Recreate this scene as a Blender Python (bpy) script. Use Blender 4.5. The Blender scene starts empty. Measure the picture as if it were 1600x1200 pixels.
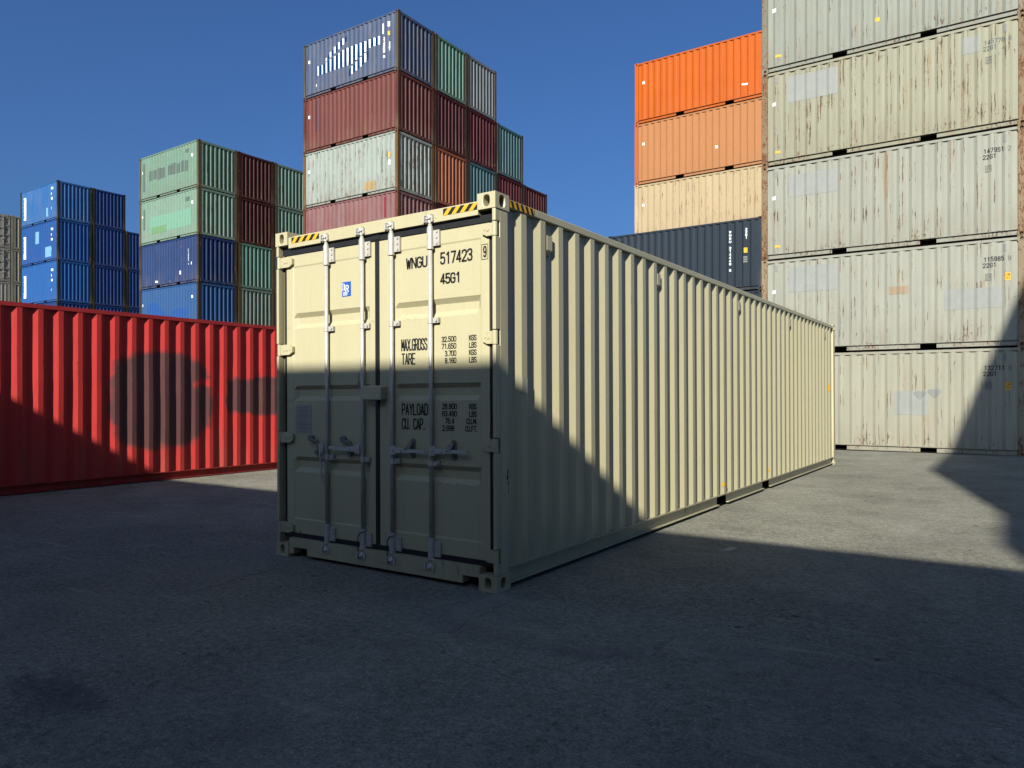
import bpy, math, random
from math import radians, sin, cos, pi, sqrt
from mathutils import Vector, noise

random.seed(7)
scene = bpy.context.scene
COL = scene.collection

# ------------------------------------------------------------------ camera
cd = bpy.data.cameras.new("camera")
cam = bpy.data.objects.new("camera", cd)
COL.objects.link(cam)
cam.location = (3.065, -4.321, 1.429)
cam.rotation_euler = (radians(90), 0, radians(34.175))
cd.sensor_width = 36.0
cd.lens = 1154.05 / 1600 * 36
cd.shift_y = 19.14 / 1600
cd.clip_start = 0.05
cd.clip_end = 1500
scene.camera = cam

# ------------------------------------------------------------------ light
SUN = Vector((0.372, -1.727, 1.0)).normalized()      # towards the sun
elev = math.asin(SUN.z)
azim = math.atan2(SUN.x, SUN.y)                        # clockwise from +Y
world = bpy.data.worlds.new("World")
scene.world = world
world.use_nodes = True
wn = world.node_tree
wn.nodes.clear()
sky = wn.nodes.new("ShaderNodeTexSky")
sky.sky_type = 'NISHITA'
sky.sun_disc = False
sky.sun_elevation = elev
sky.sun_rotation = azim
sky.altitude = 300
sky.air_density = 1.0
sky.dust_density = 5.0
sky.ozone_density = 10.0
bg = wn.nodes.new("ShaderNodeBackground")
bg.inputs[1].default_value = 0.057
wo = wn.nodes.new("ShaderNodeOutputWorld")
tint = wn.nodes.new("ShaderNodeMix")             # camera white balance, set for the sun
tint.data_type = 'RGBA'
tint.blend_type = 'MULTIPLY'
tint.inputs[0].default_value = 1.0
tint.inputs[7].default_value = (.87, 1.0, 1.11, 1)
wn.links.new(sky.outputs[0], tint.inputs[6])
wn.links.new(tint.outputs[2], bg.inputs[0])
wn.links.new(bg.outputs[0], wo.inputs[0])

sl = bpy.data.lights.new("sun", 'SUN')
sl.energy = 5.0
sl.angle = radians(0.53)
sl.color = (1.0, 0.97, 0.865)
sun = bpy.data.objects.new("sun", sl)
COL.objects.link(sun)
sun.rotation_euler = SUN.to_track_quat('Z', 'Y').to_euler()
sun.location = (0, -20, 40)

vs = scene.view_settings
scene.display_settings.display_device = 'sRGB'
vs.view_transform = 'Standard'
vs.look = 'None'
vs.exposure = 1.0
vs.gamma = 1.0
vs.use_curve_mapping = False
scene.cycles.use_denoising = True
scene.cycles.max_bounces = 6
scene.cycles.caustics_reflective = False
scene.cycles.caustics_refractive = False


# ------------------------------------------------------------------ materials
def s2l(c):
    return tuple(((v / 255) / 12.92 if v / 255 <= .04045 else ((v / 255 + .055) / 1.055) ** 2.4) for v in c)


class NT:
    """tiny node-tree writer"""

    def __init__(self, name):
        self.m = bpy.data.materials.new(name)
        self.m.use_nodes = True
        self.t = self.m.node_tree
        self.t.nodes.clear()
        self.out = self.t.nodes.new("ShaderNodeOutputMaterial")
        self.b = self.t.nodes.new("ShaderNodeBsdfPrincipled")
        self.t.links.new(self.b.outputs[0], self.out.inputs[0])

    def put(self, sock, v):
        if isinstance(v, bpy.types.NodeSocket):
            self.t.links.new(v, sock)
        elif isinstance(v, (tuple, list)) and len(v) == 3 and sock.type == 'RGBA':
            sock.default_value = (*v, 1)
        else:
            sock.default_value = v

    def math(self, op, a, b=0.0, c=0.0, clamp=False):
        n = self.t.nodes.new("ShaderNodeMath")
        n.operation = op
        n.use_clamp = clamp
        self.put(n.inputs[0], a)
        self.put(n.inputs[1], b)
        self.put(n.inputs[2], c)
        return n.outputs[0]

    def coord(self, seed=0.0):
        tc = self.t.nodes.new("ShaderNodeTexCoord")
        n = self.t.nodes.new("ShaderNodeVectorMath")
        n.operation = 'ADD'
        self.t.links.new(tc.outputs['Object'], n.inputs[0])
        n.inputs[1].default_value = (seed * 7.31, seed * 3.17, seed * 5.53)
        self.raw = tc.outputs['Object']
        return n.outputs[0]

    def vscale(self, v, s):
        n = self.t.nodes.new("ShaderNodeVectorMath")
        n.operation = 'MULTIPLY'
        self.t.links.new(v, n.inputs[0])
        n.inputs[1].default_value = s
        return n.outputs[0]

    def noise(self, v, scale=1.0, detail=3, rough=.5):
        n = self.t.nodes.new("ShaderNodeTexNoise")
        self.t.links.new(v, n.inputs['Vector'])
        n.inputs['Scale'].default_value = scale
        n.inputs['Detail'].default_value = detail
        n.inputs['Roughness'].default_value = rough
        return n.outputs['Fac']

    def step(self, v, a, b, t0=0.0, t1=1.0):
        n = self.t.nodes.new("ShaderNodeMapRange")
        n.interpolation_type = 'SMOOTHSTEP'
        self.put(n.inputs[0], v)
        n.inputs[1].default_value = a
        n.inputs[2].default_value = b
        n.inputs[3].default_value = t0
        n.inputs[4].default_value = t1
        return n.outputs[0]

    def mix(self, f, a, b, mode='MIX'):
        n = self.t.nodes.new("ShaderNodeMix")
        n.data_type = 'RGBA'
        n.blend_type = mode
        self.put(n.inputs[0], f)
        self.put(n.inputs[6], a)
        self.put(n.inputs[7], b)
        return n.outputs[2]

    def xyz(self, v):
        n = self.t.nodes.new("ShaderNodeSeparateXYZ")
        self.t.links.new(v, n.inputs[0])
        return n.outputs

    def bump(self, h, strength=.3, dist=.01):
        n = self.t.nodes.new("ShaderNodeBump")
        n.inputs['Strength'].default_value = strength
        n.inputs['Distance'].default_value = dist
        self.t.links.new(h, n.inputs['Height'])
        self.t.links.new(n.outputs[0], self.b.inputs['Normal'])

    def finish(self, col, rough=.5, metal=0.0, spec=.4):
        self.put(self.b.inputs['Base Color'], col)
        self.put(self.b.inputs['Roughness'], rough)
        self.put(self.b.inputs['Metallic'], metal)
        self.b.inputs['Specular IOR Level'].default_value = spec
        return self.m


_seed = [0]


def paint(name, base, rust=.1, streak=.15, tone=.14, rough=.58, chalk=0.0, spec=.14, drip=None, patch=None,
          rustcol=((.040, .028, .022), (.115, .062, .036))):
    """weathered container paint, in the container's own coordinates"""
    _seed[0] += 1
    k = NT(name)
    P = k.coord(_seed[0] * 1.7)
    n1 = k.noise(P, .9, 4)
    n4 = k.noise(P, 1.7, 3)
    n2 = k.noise(k.vscale(P, (6, 6, .3)), 1.0, 4, .6)
    fine = k.noise(P, 26, 3)
    f = k.math('MULTIPLY_ADD', k.math('SUBTRACT', n1, .5), tone * 2, 1.0)
    f = k.math('MULTIPLY_ADD', k.math('SUBTRACT', n2, .5), streak * 2, f)
    f = k.math('MULTIPLY_ADD', k.math('SUBTRACT', fine, .5), .07, f)
    g = k.t.nodes.new("ShaderNodeCombineColor")
    for i in range(3):
        k.t.links.new(f, g.inputs[i])
    col = k.mix(1.0, base, g.outputs[0], 'MULTIPLY')
    if chalk:
        grey = sum(base) / 3 * 1.15 + .05
        ch = k.step(k.noise(k.vscale(P, (2.2, 2.2, .7)), 1.0, 5, .65), .4, .68)
        col = k.mix(k.math('MULTIPLY', ch, chalk), col, (grey, grey, grey))
    if patch:
        col = patch(k, col)
    at = k.t.nodes.new("ShaderNodeAttribute")
    at.attribute_name = "ridge"
    ridge = at.outputs['Fac']
    z = k.xyz(k.raw)[2]
    low = k.step(z, .1, .75, 1.0, 0.0)
    # runs of rust water
    n5 = k.noise(k.vscale(P, (8, 8, .45)), 1.0, 5, .6)
    dm = k.math('MULTIPLY', k.step(n5, .55, .72), k.step(n4, .42, .66))
    dr = rust * .75 if drip is None else drip
    col = k.mix(k.math('MULTIPLY', dm, dr), col, (.21, .115, .05))
    # grime washed down to the bottom of the panels
    gm = k.math('MULTIPLY', k.step(z, .15, 1.1, 1.0, 0.0), k.step(n2, .40, .66))
    col = k.mix(k.math('MULTIPLY', gm, min(.55, rust * .7)), col, (.125, .098, .066))
    # chips down to the steel, worst along the ridges and the bottom
    n3 = k.noise(k.vscale(P, (21, 21, 7)), 1.0, 6, .68)
    n6 = k.noise(k.vscale(P, (46, 46, 2.2)), 1.0, 5, .7)
    v = k.math('MULTIPLY_ADD', k.math('SUBTRACT', n4, .5), .42, n3)
    v = k.math('MULTIPLY_ADD', low, .075, v)
    t = .80 - .17 * rust
    chip1 = k.step(v, t, t + .025)
    v2 = k.math('MULTIPLY_ADD', k.math('SUBTRACT', n4, .5), .5, n6)
    v2 = k.math('ADD', v2, k.math('MULTIPLY_ADD', ridge, .34, -.34))
    t2 = .70 - .25 * rust
    chip2 = k.step(v2, t2, t2 + .03)
    chip = k.math('MAXIMUM', chip1, chip2)
    rc = k.mix(k.step(fine, .4, .62), rustcol[0], rustcol[1])
    col = k.mix(k.math('MULTIPLY', chip, .92), col, rc)
    r = k.math('MULTIPLY_ADD', chip, .3, rough)
    h = k.math('MULTIPLY_ADD', chip, -.25, k.math('MULTIPLY', n4, .9))
    k.bump(h, .22, .02)
    return k.finish(col, r, 0.0, spec)


def plain(name, col, rough=.5, metal=0.0, spec=.15, var=.1, scale=9):
    k = NT(name)
    P = k.coord(len(name))
    n = k.noise(P, scale, 4)
    f = k.math('MULTIPLY_ADD', k.math('SUBTRACT', n, .5), var * 2, 1.0)
    g = k.t.nodes.new("ShaderNodeCombineColor")
    for i in range(3):
        k.t.links.new(f, g.inputs[i])
    c = k.mix(1.0, col, g.outputs[0], 'MULTIPLY')
    return k.finish(c, k.math('MULTIPLY_ADD', n, .15, rough - .07), metal, spec)


# ------------------------------------------------------------------ mesh writer
class MB:
    def __init__(self):
        self.v, self.f, self.mi, self.a = [], [], [], []

    def vert(self, p, a=0.0):
        self.v.append(tuple(p))
        self.a.append(a)
        return len(self.v) - 1

    def poly(self, pts, mi=0):
        self.f.append([self.vert(p) for p in pts])
        self.mi.append(mi)

    def face(self, idx, mi=0):
        self.f.append(list(idx))
        self.mi.append(mi)

    def box(self, x0, x1, y0, y1, z0, z1, mi=0):
        if x0 > x1: x0, x1 = x1, x0
        if y0 > y1: y0, y1 = y1, y0
        if z0 > z1: z0, z1 = z1, z0
        i = [self.vert(p) for p in ((x0, y0, z0), (x1, y0, z0), (x1, y1, z0), (x0, y1, z0),
                                    (x0, y0, z1), (x1, y0, z1), (x1, y1, z1), (x0, y1, z1))]
        for q in ((0, 3, 2, 1), (4, 5, 6, 7), (0, 1, 5, 4), (1, 2, 6, 5), (2, 3, 7, 6), (3, 0, 4, 7)):
            self.face([i[k] for k in q], mi)

    def prism(self, pts, vec, mi=0):
        a = [self.vert(p) for p in pts]
        b = [self.vert(Vector(p) + Vector(vec)) for p in pts]
        n = len(pts)
        self.face(a[::-1], mi)
        self.face(b, mi)
        for k in range(n):
            self.face((a[k], a[(k + 1) % n], b[(k + 1) % n], b[k]), mi)

    def cyl(self, p0, p1, r0, r1=None, n=12, mi=0):
        r1 = r0 if r1 is None else r1
        p0, p1 = Vector(p0), Vector(p1)
        d = (p1 - p0).normalized()
        u = d.orthogonal().normalized()
        w = d.cross(u)
        a = [self.vert(p0 + (u * cos(2 * pi * k / n) + w * sin(2 * pi * k / n)) * r0) for k in range(n)]
        b = [self.vert(p1 + (u * cos(2 * pi * k / n) + w * sin(2 * pi * k / n)) * r1) for k in range(n)]
        self.face(a[::-1], mi)
        self.face(b, mi)
        for k in range(n):
            self.face((a[k], a[(k + 1) % n], b[(k + 1) % n], b[k]), mi)

    def tube(self, pts, r, n=6, mi=0):
        for k in range(len(pts) - 1):
            self.cyl(pts[k], pts[k + 1], r, r, n, mi)

    def add(self, o):
        n = len(self.v)
        self.v += o.v
        self.a += o.a
        self.f += [[i + n for i in f] for f in o.f]
        self.mi += o.mi

    def mesh(self, name, mats=None, ridge=False, smooth=False):
        m = bpy.data.meshes.new(name)
        m.from_pydata(self.v, [], self.f)
        if mats:
            for x in mats:
                m.materials.append(x)
            m.polygons.foreach_set('material_index', self.mi)
        else:
            m.materials.append(None)
        if ridge:
            at = m.attributes.new('ridge', 'FLOAT', 'POINT')
            at.data.foreach_set('value', self.a)
        if smooth:
            m.polygons.foreach_set('use_smooth', [True] * len(m.polygons))
        import bmesh
        if not ridge:
            bm = bmesh.new()
            bm.from_mesh(m)
            bmesh.ops.recalc_face_normals(bm, faces=bm.faces)
            bm.to_mesh(m)
            bm.free()
        m.update()
        return m


def ob(name, mesh, mat=None, parent=None, label=None):
    o = bpy.data.objects.new(name, mesh)
    COL.objects.link(o)
    if parent is not None:
        o.parent = parent
    if mat is not None:
        o.material_slots[0].link = 'OBJECT'
        o.material_slots[0].material = mat
    if label:
        o['label'] = label
    return o


# ------------------------------------------------------------------ stroke lettering
GL = {
    '0': [[(0, .2), (0, .8), (.14, .95), (.5, 1), (.86, .95), (1, .8), (1, .2), (.86, .05), (.5, 0), (.14, .05), (0, .2)]],
    '1': [[(.2, .8), (.6, 1), (.6, 0)]],
    '2': [[(0, .76), (.1, .93), (.5, 1), (.9, .93), (1, .76), (.94, .6), (0, 0), (1, 0)]],
    '3': [[(0, .8), (.14, .95), (.5, 1), (.86, .95), (.97, .78), (.86, .6), (.4, .53)],
          [(.4, .53), (.86, .48), (1, .27), (.86, .06), (.5, 0), (.14, .05), (0, .2)]],
    '4': [[(.72, 0), (.72, 1), (0, .25), (1, .25)]],
    '5': [[(.95, 1), (.1, 1), (.06, .55), (.5, .62), (.88, .55), (1, .32), (.88, .07), (.5, 0), (.12, .05), (0, .2)]],
    '6': [[(.95, .82), (.8, .96), (.5, 1), (.14, .93), (0, .72), (0, .22), (.14, .05), (.5, 0), (.86, .05), (1, .22),
           (1, .38), (.86, .54), (.5, .58), (.14, .52), (0, .38)]],
    '7': [[(0, 1), (1, 1), (.35, 0)]],
    '8': [[(.5, .53), (.12, .62), (.05, .78), (.14, .95), (.5, 1), (.86, .95), (.95, .78), (.88, .62), (.5, .53)],
          [(.5, .53), (.1, .45), (0, .25), (.12, .05), (.5, 0), (.88, .05), (1, .25), (.9, .45), (.5, .53)]],
    '9': [[(.05, .18), (.2, .04), (.5, 0), (.86, .07), (1, .28), (1, .78), (.86, .95), (.5, 1), (.14, .95), (0, .78),
           (0, .62), (.14, .46), (.5, .42), (.86, .48), (1, .62)]],
    'A': [[(0, 0), (.5, 1), (1, 0)], [(.17, .3), (.83, .3)]],
    'B': [[(0, 0), (0, 1), (.7, 1), (.93, .9), (.93, .63), (.7, .53), (0, .53)], [(.7, .53), (1, .42), (1, .12), (.75, 0), (0, 0)]],
    'C': [[(1, .78), (.86, .95), (.5, 1), (.14, .95), (0, .78), (0, .22), (.14, .05), (.5, 0), (.86, .05), (1, .22)]],
    'D': [[(0, 0), (0, 1), (.6, 1), (1, .8), (1, .2), (.6, 0), (0, 0)]],
    'E': [[(1, 1), (0, 1), (0, 0), (1, 0)], [(0, .52), (.8, .52)]],
    'F': [[(1, 1), (0, 1), (0, 0)], [(0, .52), (.8, .52)]],
    'G': [[(1, .78), (.86, .95), (.5, 1), (.14, .95), (0, .78), (0, .22), (.14, .05), (.5, 0), (.86, .05), (1, .22), (1, .48), (.55, .48)]],
    'H': [[(0, 0), (0, 1)], [(1, 0), (1, 1)], [(0, .5), (1, .5)]],
    'I': [[(.5, 0), (.5, 1)]],
    'K': [[(0, 0), (0, 1)], [(1, 1), (.02, .4)], [(.35, .6), (1, 0)]],
    'L': [[(0, 1), (0, 0), (1, 0)]],
    'M': [[(0, 0), (0, 1), (.5, .3), (1, 1), (1, 0)]],
    'N': [[(0, 0), (0, 1), (1, 0), (1, 1)]],
    'O': [[(0, .2), (0, .8), (.14, .95), (.5, 1), (.86, .95), (1, .8), (1, .2), (.86, .05), (.5, 0), (.14, .05), (0, .2)]],
    'P': [[(0, 0), (0, 1), (.7, 1), (1, .88), (1, .58), (.7, .46), (0, .46)]],
    'R': [[(0, 0), (0, 1), (.7, 1), (1, .88), (1, .6), (.7, .48), (0, .48)], [(.6, .48), (1, 0)]],
    'S': [[(.97, .8), (.86, .95), (.5, 1), (.14, .95), (.03, .78), (.14, .6), (.86, .43), (1, .24), (.86, .05), (.5, 0), (.14, .05), (0, .22)]],
    'T': [[(0, 1), (1, 1)], [(.5, 1), (.5, 0)]],
    'U': [[(0, 1), (0, .22), (.14, .05), (.5, 0), (.86, .05), (1, .22), (1, 1)]],
    'V': [[(0, 1), (.5, 0), (1, 1)]],
    'W': [[(0, 1), (.25, 0), (.5, .8), (.75, 0), (1, 1)]],
    'X': [[(0, 0), (1, 1)], [(0, 1), (1, 0)]],
    'Y': [[(0, 1), (.5, .5), (1, 1)], [(.5, .5), (.5, 0)]],
    '.': [[(.5, 0), (.5, .1)]],
}


def stroke_quads(pts, t, step=None):
    """ribbon of width t along a polyline -> list of quads (2-D); sharp corners start a new ribbon"""
    for i in range(1, len(pts) - 1):
        a = Vector(pts[i]) - Vector(pts[i - 1])
        c = Vector(pts[i + 1]) - Vector(pts[i])
        if a.length > 1e-9 and c.length > 1e-9 and a.normalized().dot(c.normalized()) < .35:
            return stroke_quads(pts[:i + 1], t, step) + stroke_quads(pts[i:], t, step)
    if step:
        q = [pts[0]]
        for a, b in zip(pts, pts[1:]):
            n = max(1, int(math.ceil(math.dist(a, b) / step)))
            q += [(a[0] + (b[0] - a[0]) * k / n, a[1] + (b[1] - a[1]) * k / n) for k in range(1, n + 1)]
        pts = q
    n = len(pts)
    closed = math.dist(pts[0], pts[-1]) < 1e-6
    L, R = [], []
    for i, p in enumerate(pts):
        if closed:
            a = pts[i - 1] if i > 0 else pts[n - 2]
            b = pts[i + 1] if i < n - 1 else pts[1]
        else:
            a = pts[max(0, i - 1)]
            b = pts[min(n - 1, i + 1)]
        d1 = Vector((p[0] - a[0], p[1] - a[1]))
        d2 = Vector((b[0] - p[0], b[1] - p[1]))
        d1 = d1.normalized() if d1.length > 1e-9 else d2.normalized()
        d2 = d2.normalized() if d2.length > 1e-9 else d1
        m = (d1 + d2)
        m = m.normalized() if m.length > 1e-6 else d1
        nn = Vector((-m.y, m.x))
        c = max(.45, nn.dot(Vector((-d1.y, d1.x))))
        ext = Vector((0, 0))
        if not closed and i == 0: ext = -d2 * t * .35
        if not closed and i == n - 1: ext = d1 * t * .35
        L.append((p[0] + nn.x * t / 2 / c + ext.x, p[1] + nn.y * t / 2 / c + ext.y))
        R.append((p[0] - nn.x * t / 2 / c + ext.x, p[1] - nn.y * t / 2 / c + ext.y))
    return [(L[i], R[i], R[i + 1], L[i + 1]) for i in range(n - 1)]


def text_quads(txt, x, z, w, h, gap, t, step=None, vertical=False):
    """glyph strokes as 2-D quads with a layer number each"""
    out = []
    lay = 0
    cx, cz = x, z
    for ch in txt:
        if ch != ' ':
            gw = w * (.35 if ch == '.' else 1)
            for st in GL[ch]:
                pts = [(cx + p[0] * gw, cz + p[1] * h) for p in st]
                lay += 1
                out += [(q, lay) for q in stroke_quads(pts, t, step)]
        if vertical:
            cz -= h + gap
        else:
            cx += (w * (.35 if ch == '.' else 1)) + gap
    return out


# ------------------------------------------------------------------ container kit
class Kit:
    """all meshes of one container size; origin at the bottom centre, length on X,
    the end at -X is the door end, the side at -Y is the side looking at the camera"""

    def __init__(self, L, H, W=2.438, pitch=.278, p0=.30, dent=.0, seed=0, fork=True, doors=False):
        self.L, self.H, self.W, self.dent, self.seed, self.doors = L, H, W, dent, seed, doors
        hx, hy = L / 2, W / 2
        self.zb, self.zt = .168, H - .088
        # side corrugation: list of (x, depth)
        prof = [(-hx + .155, .036)]
        x = -hx + p0
        while x + .208 < hx - .2:
            prof += [(x, .036), (x + .068, 0.0), (x + .104, 0.0), (x + .140, 0.0), (x + .208, .036)]
            x += pitch
        prof.append((hx - .155, .036))
        self.prof = prof
        self.parts = []          # (name, mesh, kind)
        for sx in (-1, 1):
            for sy in (-1, 1):
                for top in (0, 1):
                    self.parts.append(('corner_casting', self.casting(sx, sy, top), 'frame'))
                if not (doors and sx < 0):
                    self.parts.append(('corner_post', self.post(sx, sy), 'frame'))
        for sy in (-1, 1):
            self.parts.append(('side_wall', self.side(sy), 'body'))
            b = MB()
            b.box(-hx + .178, hx - .178, sy * (hy - .002), sy * (hy - .064), H - .085, H - .022)
            self.parts.append(('top_rail', b.mesh('top_rail'), 'rail'))
            self.parts.append(('bottom_rail', self.rail(sy, fork), 'rail'))
        for sx in (-1, 1):
            if doors and sx < 0:
                continue
            self.parts.append(('end_wall', self.end(sx), 'body'))
            b = MB()
            b.box(sx * (hx - .006), sx * (hx - .07), -hy + .163, hy - .163, H - .14, H - .025)
            self.parts.append(('end_rail', b.mesh('end_rail'), 'rail'))
            b = MB()
            b.box(sx * (hx - .006), sx * (hx - .09), -hy + .163, hy - .163, .03, .165)
            self.parts.append(('end_rail', b.mesh('end_rail'), 'rail'))
        b = MB()
        b.box(-hx + .07, hx - .07, -hy + .065, hy - .065, H - .05, H - .03)
        n = int((L - .6) / .36)
        for k in range(n):
            xx = -hx + .4 + k * .36
            b.box(xx, xx + .14, -hy + .1, hy - .1, H - .03, H - .015)
        self.parts.append(('roof', b.mesh('roof'), 'body'))
        b = MB()
        b.box(-hx + .1, hx - .1, -hy + .06, hy - .06, .12, .16)
        self.parts.append(('floor', b.mesh('floor'), 'dark'))
        if fork:
            for c in (-1.025, 1.025):
                b = MB()
                for sy in (-1, 1):
                    x0, x1, y0, y1, z0, z1 = c - .18, c + .18, sy * (hy - .052), sy * (hy - 1.0), .036, .15
                    b.poly([(x0, y0, z0), (x0, y1, z0), (x0, y1, z1), (x0, y0, z1)])
                    b.poly([(x1, y0, z0), (x1, y1, z0), (x1, y1, z1), (x1, y0, z1)])
                    b.poly([(x0, y0, z1), (x1, y0, z1), (x1, y1, z1), (x0, y1, z1)])
                    b.poly([(x0, y0, z0), (x1, y0, z0), (x1, y1, z0), (x0, y1, z0)])
                    b.poly([(x0, y1, z0), (x1, y1, z0), (x1, y1, z1), (x0, y1, z1)])
                self.parts.append(('fork_pocket', b.mesh('fork_pocket'), 'dark'))
        # one closed mesh for containers nobody can see
        b = MB()
        b.box(-hx, hx, -hy, hy, .02, H - .02)
        for sx in (-1, 1):
            for sy in (-1, 1):
                b.box(sx * hx, sx * (hx - .178), sy * hy, sy * (hy - .162), 0, H)
        self.merged = b.mesh('container_shell')

    def depth(self, x):
        p = self.prof
        for (a, da), (b, db) in zip(p, p[1:]):
            if a <= x <= b:
                return da + (db - da) * (x - a) / max(1e-9, b - a)
        return 0.0

    def dz(self, x, z, s):
        if not self.dent:
            return 0.0
        v = noise.noise(Vector((x * 1.1 + self.seed * 9.7, z * .9 + s * 5, self.seed * 3.3)))
        w = noise.noise(Vector((x * 3.1 + self.seed * 2.7, z * 2.9 + s * 7, 4.4)))
        return self.dent * (v + .6 * w)

    def surf(self, x, z, sy=-1):
        """distance of the side wall behind the outermost plane, dents included"""
        d = self.depth(x) + .006
        if self.dent:
            nz = 10
            t = max(0.0, min(nz - 1e-6, (z - self.zb) / (self.zt - self.zb) * nz))
            k = int(t)
            q = []
            for j in (k, k + 1):
                zz = self.zb + (self.zt - self.zb) * j / nz
                fade = sin(pi * j / nz) ** .5 if 0 < j < nz else 0
                # the wall is straight between the fold lines
                for (a, _), (c, _) in zip(self.prof, self.prof[1:]):
                    if a <= x <= c:
                        f = (x - a) / max(1e-9, c - a)
                        q.append((self.dz(a, zz, sy) * (1 - f) + self.dz(c, zz, sy) * f) * fade)
                        break
                else:
                    q.append(0.0)
            d += q[0] + (q[1] - q[0]) * (t - k)
        return d

    def side(self, sy):
        b = MB()
        hy = self.W / 2
        nz = 10 if self.dent else 1
        rows = []
        for i, (x, d) in enumerate(self.prof):
            mid = 0 < i < len(self.prof) - 1 and d < .01 and self.prof[i - 1][1] < .01 and self.prof[i + 1][1] < .01
            r = []
            for k in range(nz + 1):
                z = self.zb + (self.zt - self.zb) * k / nz
                fade = sin(pi * k / nz) ** .5 if 0 < k < nz else 0
                dd = d + .006 + self.dz(x, z, sy) * fade
                r.append(b.vert((x, sy * (hy - dd), z), .35 if mid else (1.0 if d < .01 else 0.0)))
            rows.append(r)
        for a, c in zip(rows, rows[1:]):
            for k in range(nz):
                b.face((a[k], c[k], c[k + 1], a[k + 1]))
        # bottom ledge and top closing strips between the folds
        for z in (self.zb, self.zt):
            pr = self.prof
            for (x0, d0), (x1, d1) in zip(pr, pr[1:]):
                b.poly([(x0, sy * (hy - d0 - .006), z), (x1, sy * (hy - d1 - .006), z), (x1, sy * (hy - .07), z), (x0, sy * (hy - .07), z)])
        return b.mesh('side_wall', ridge=True)

    def rail(self, sy, fork):
        b = MB()
        hx, hy = self.L / 2, self.W / 2
        segs = [(-hx + .178, hx - .178)]
        if fork:
            segs = [(-hx + .178, -1.205), (-.845, .845), (1.205, hx - .178)]
        for a, c in segs:
            b.box(a, c, sy * (hy - .048), sy * (hy - .056), .044, .152)     # web, set back
            b.box(a, c, sy * (hy - .012), sy * (hy - .056), .034, .043)     # lower lip
        b.box(-hx + .178, hx - .178, sy * (hy - .004), sy * (hy - .06), .153, .167)   # upper ledge
        return b.mesh('bottom_rail')

    def end(self, sx):
        b = MB()
        hx, hy = self.L / 2, self.W / 2
        W = self.W
        n = 8
        pitch = (W - .32) / n
        y = -hy + .155
        prof = [(y, .05)]
        y += .03
        for k in range(n):
            o = y + k * pitch
            prof += [(o + .03, .05), (o + .055, .006), (o + .055 + .075, .006), (o + .055 + .075 + .025, .05)]
        prof.append((hy - .155, .05))
        nz = 10 if self.dent else 1
        z0, z1 = .160, self.H - .135
        rows = []
        for yy, d in prof:
            r = []
            for k in range(nz + 1):
                z = z0 + (z1 - z0) * k / nz
                fade = sin(pi * k / nz) ** .5 if 0 < k < nz else 0
                r.append(b.vert((sx * (hx - d - .01 - self.dz(yy, z, sx + 9) * fade), yy + self.dz(yy, z, sx + 14) * 1.3 * fade, z), 1.0 if d < .02 else 0.0))
            rows.append(r)
        for a, c in zip(rows, rows[1:]):
            for k in range(nz):
                b.face((a[k], c[k], c[k + 1], a[k + 1]))
        return b.mesh('end_wall', ridge=True)

    def post(self, sx, sy):
        b = MB()
        hx, hy, H = self.L / 2, self.W / 2, self.H
        b.box(sx * (hx - .005), sx * (hx - .16), sy * (hy - .004), sy * (hy - .075), .119, H - .119)
        b.box(sx * (hx - .007), sx * (hx - .06), sy * (hy - .076), sy * (hy - .156), .119, H - .119)
        return b.mesh('corner_post')

    def casting(self, sx, sy, top):
        b = MB()
        hx, hy, H = self.L / 2, self.W / 2, self.H
        x1, x0 = sx * hx, sx * (hx - .178)
        y1, y0 = sy * hy, sy * (hy - .162)
        z0, z1 = (H - .118, H) if top else (0, .118)
        b.poly([(x0, y0, z0), (x1, y0, z0), (x1, y1, z0), (x0, y1, z0)])
        b.poly([(x0, y0, z1), (x1, y0, z1), (x1, y1, z1), (x0, y1, z1)])
        b.poly([(x0, y0, z0), (x0, y1, z0), (x0, y1, z1), (x0, y0, z1)])
        b.poly([(x0, y0, z0), (x1, y0, z0), (x1, y0, z1), (x0, y0, z1)])
        N = 16

        def holed(f, u0, u1, hw, hh, deep):
            cu, cz = (u0 + u1) / 2, (z0 + z1) / 2
            au, az = abs(u1 - u0) / 2, (z1 - z0) / 2
            outer, inner = [], []
            for k in range(N):
                a = 2 * pi * (k + .5) / N - pi / N * 0
                c, s = cos(a), sin(a)
                m = max(abs(c), abs(s))
                outer.append((c / m, s / m))
                # stadium outline, tall
                r = (abs(c) ** 3 + abs(s) ** 3) ** (-1 / 3)
                inner.append((c * r, s * r))
            # put true corners into the outer ring
            for k in range(N):
                o = outer[k]
                if abs(abs(o[0]) - 1) < .35 and abs(abs(o[1]) - 1) < .35:
                    pass
            corner_idx = []
            for qx, qz in ((1, 1), (-1, 1), (-1, -1), (1, -1)):
                k = min(range(N), key=lambda i: (outer[i][0] - qx) ** 2 + (outer[i][1] - qz) ** 2)
                outer[k] = (qx, qz)
            O = [b.vert(f(cu + p[0] * au, cz + p[1] * az, 0)) for p in outer]
            I = [b.vert(f(cu + p[0] * hw, cz + p[1] * hh, 0)) for p in inner]
            D = [b.vert(f(cu + p[0] * hw, cz + p[1] * hh, deep)) for p in inner]
            for k in range(N):
                j = (k + 1) % N
                b.face((O[k], O[j], I[j], I[k]))
                b.face((I[k], I[j], D[j], D[k]))
            b.face(D)

        holed(lambda u, z, d: (x1 - sx * d, u, z), y0, y1, .029, .042, .10)
        holed(lambda u, z, d: (u, y1 - sy * d, z), x0, x1, .034, .042, .09)
        return b.mesh('corner_casting')


def G(x):                      # the yard falls a little to the left
    return max(-.05, min(.03, .012 + .005 * x))


GROUP = 'shipping containers stacked in the depot'
HID = 'container shells hidden behind the front containers'
M = {}


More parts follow.
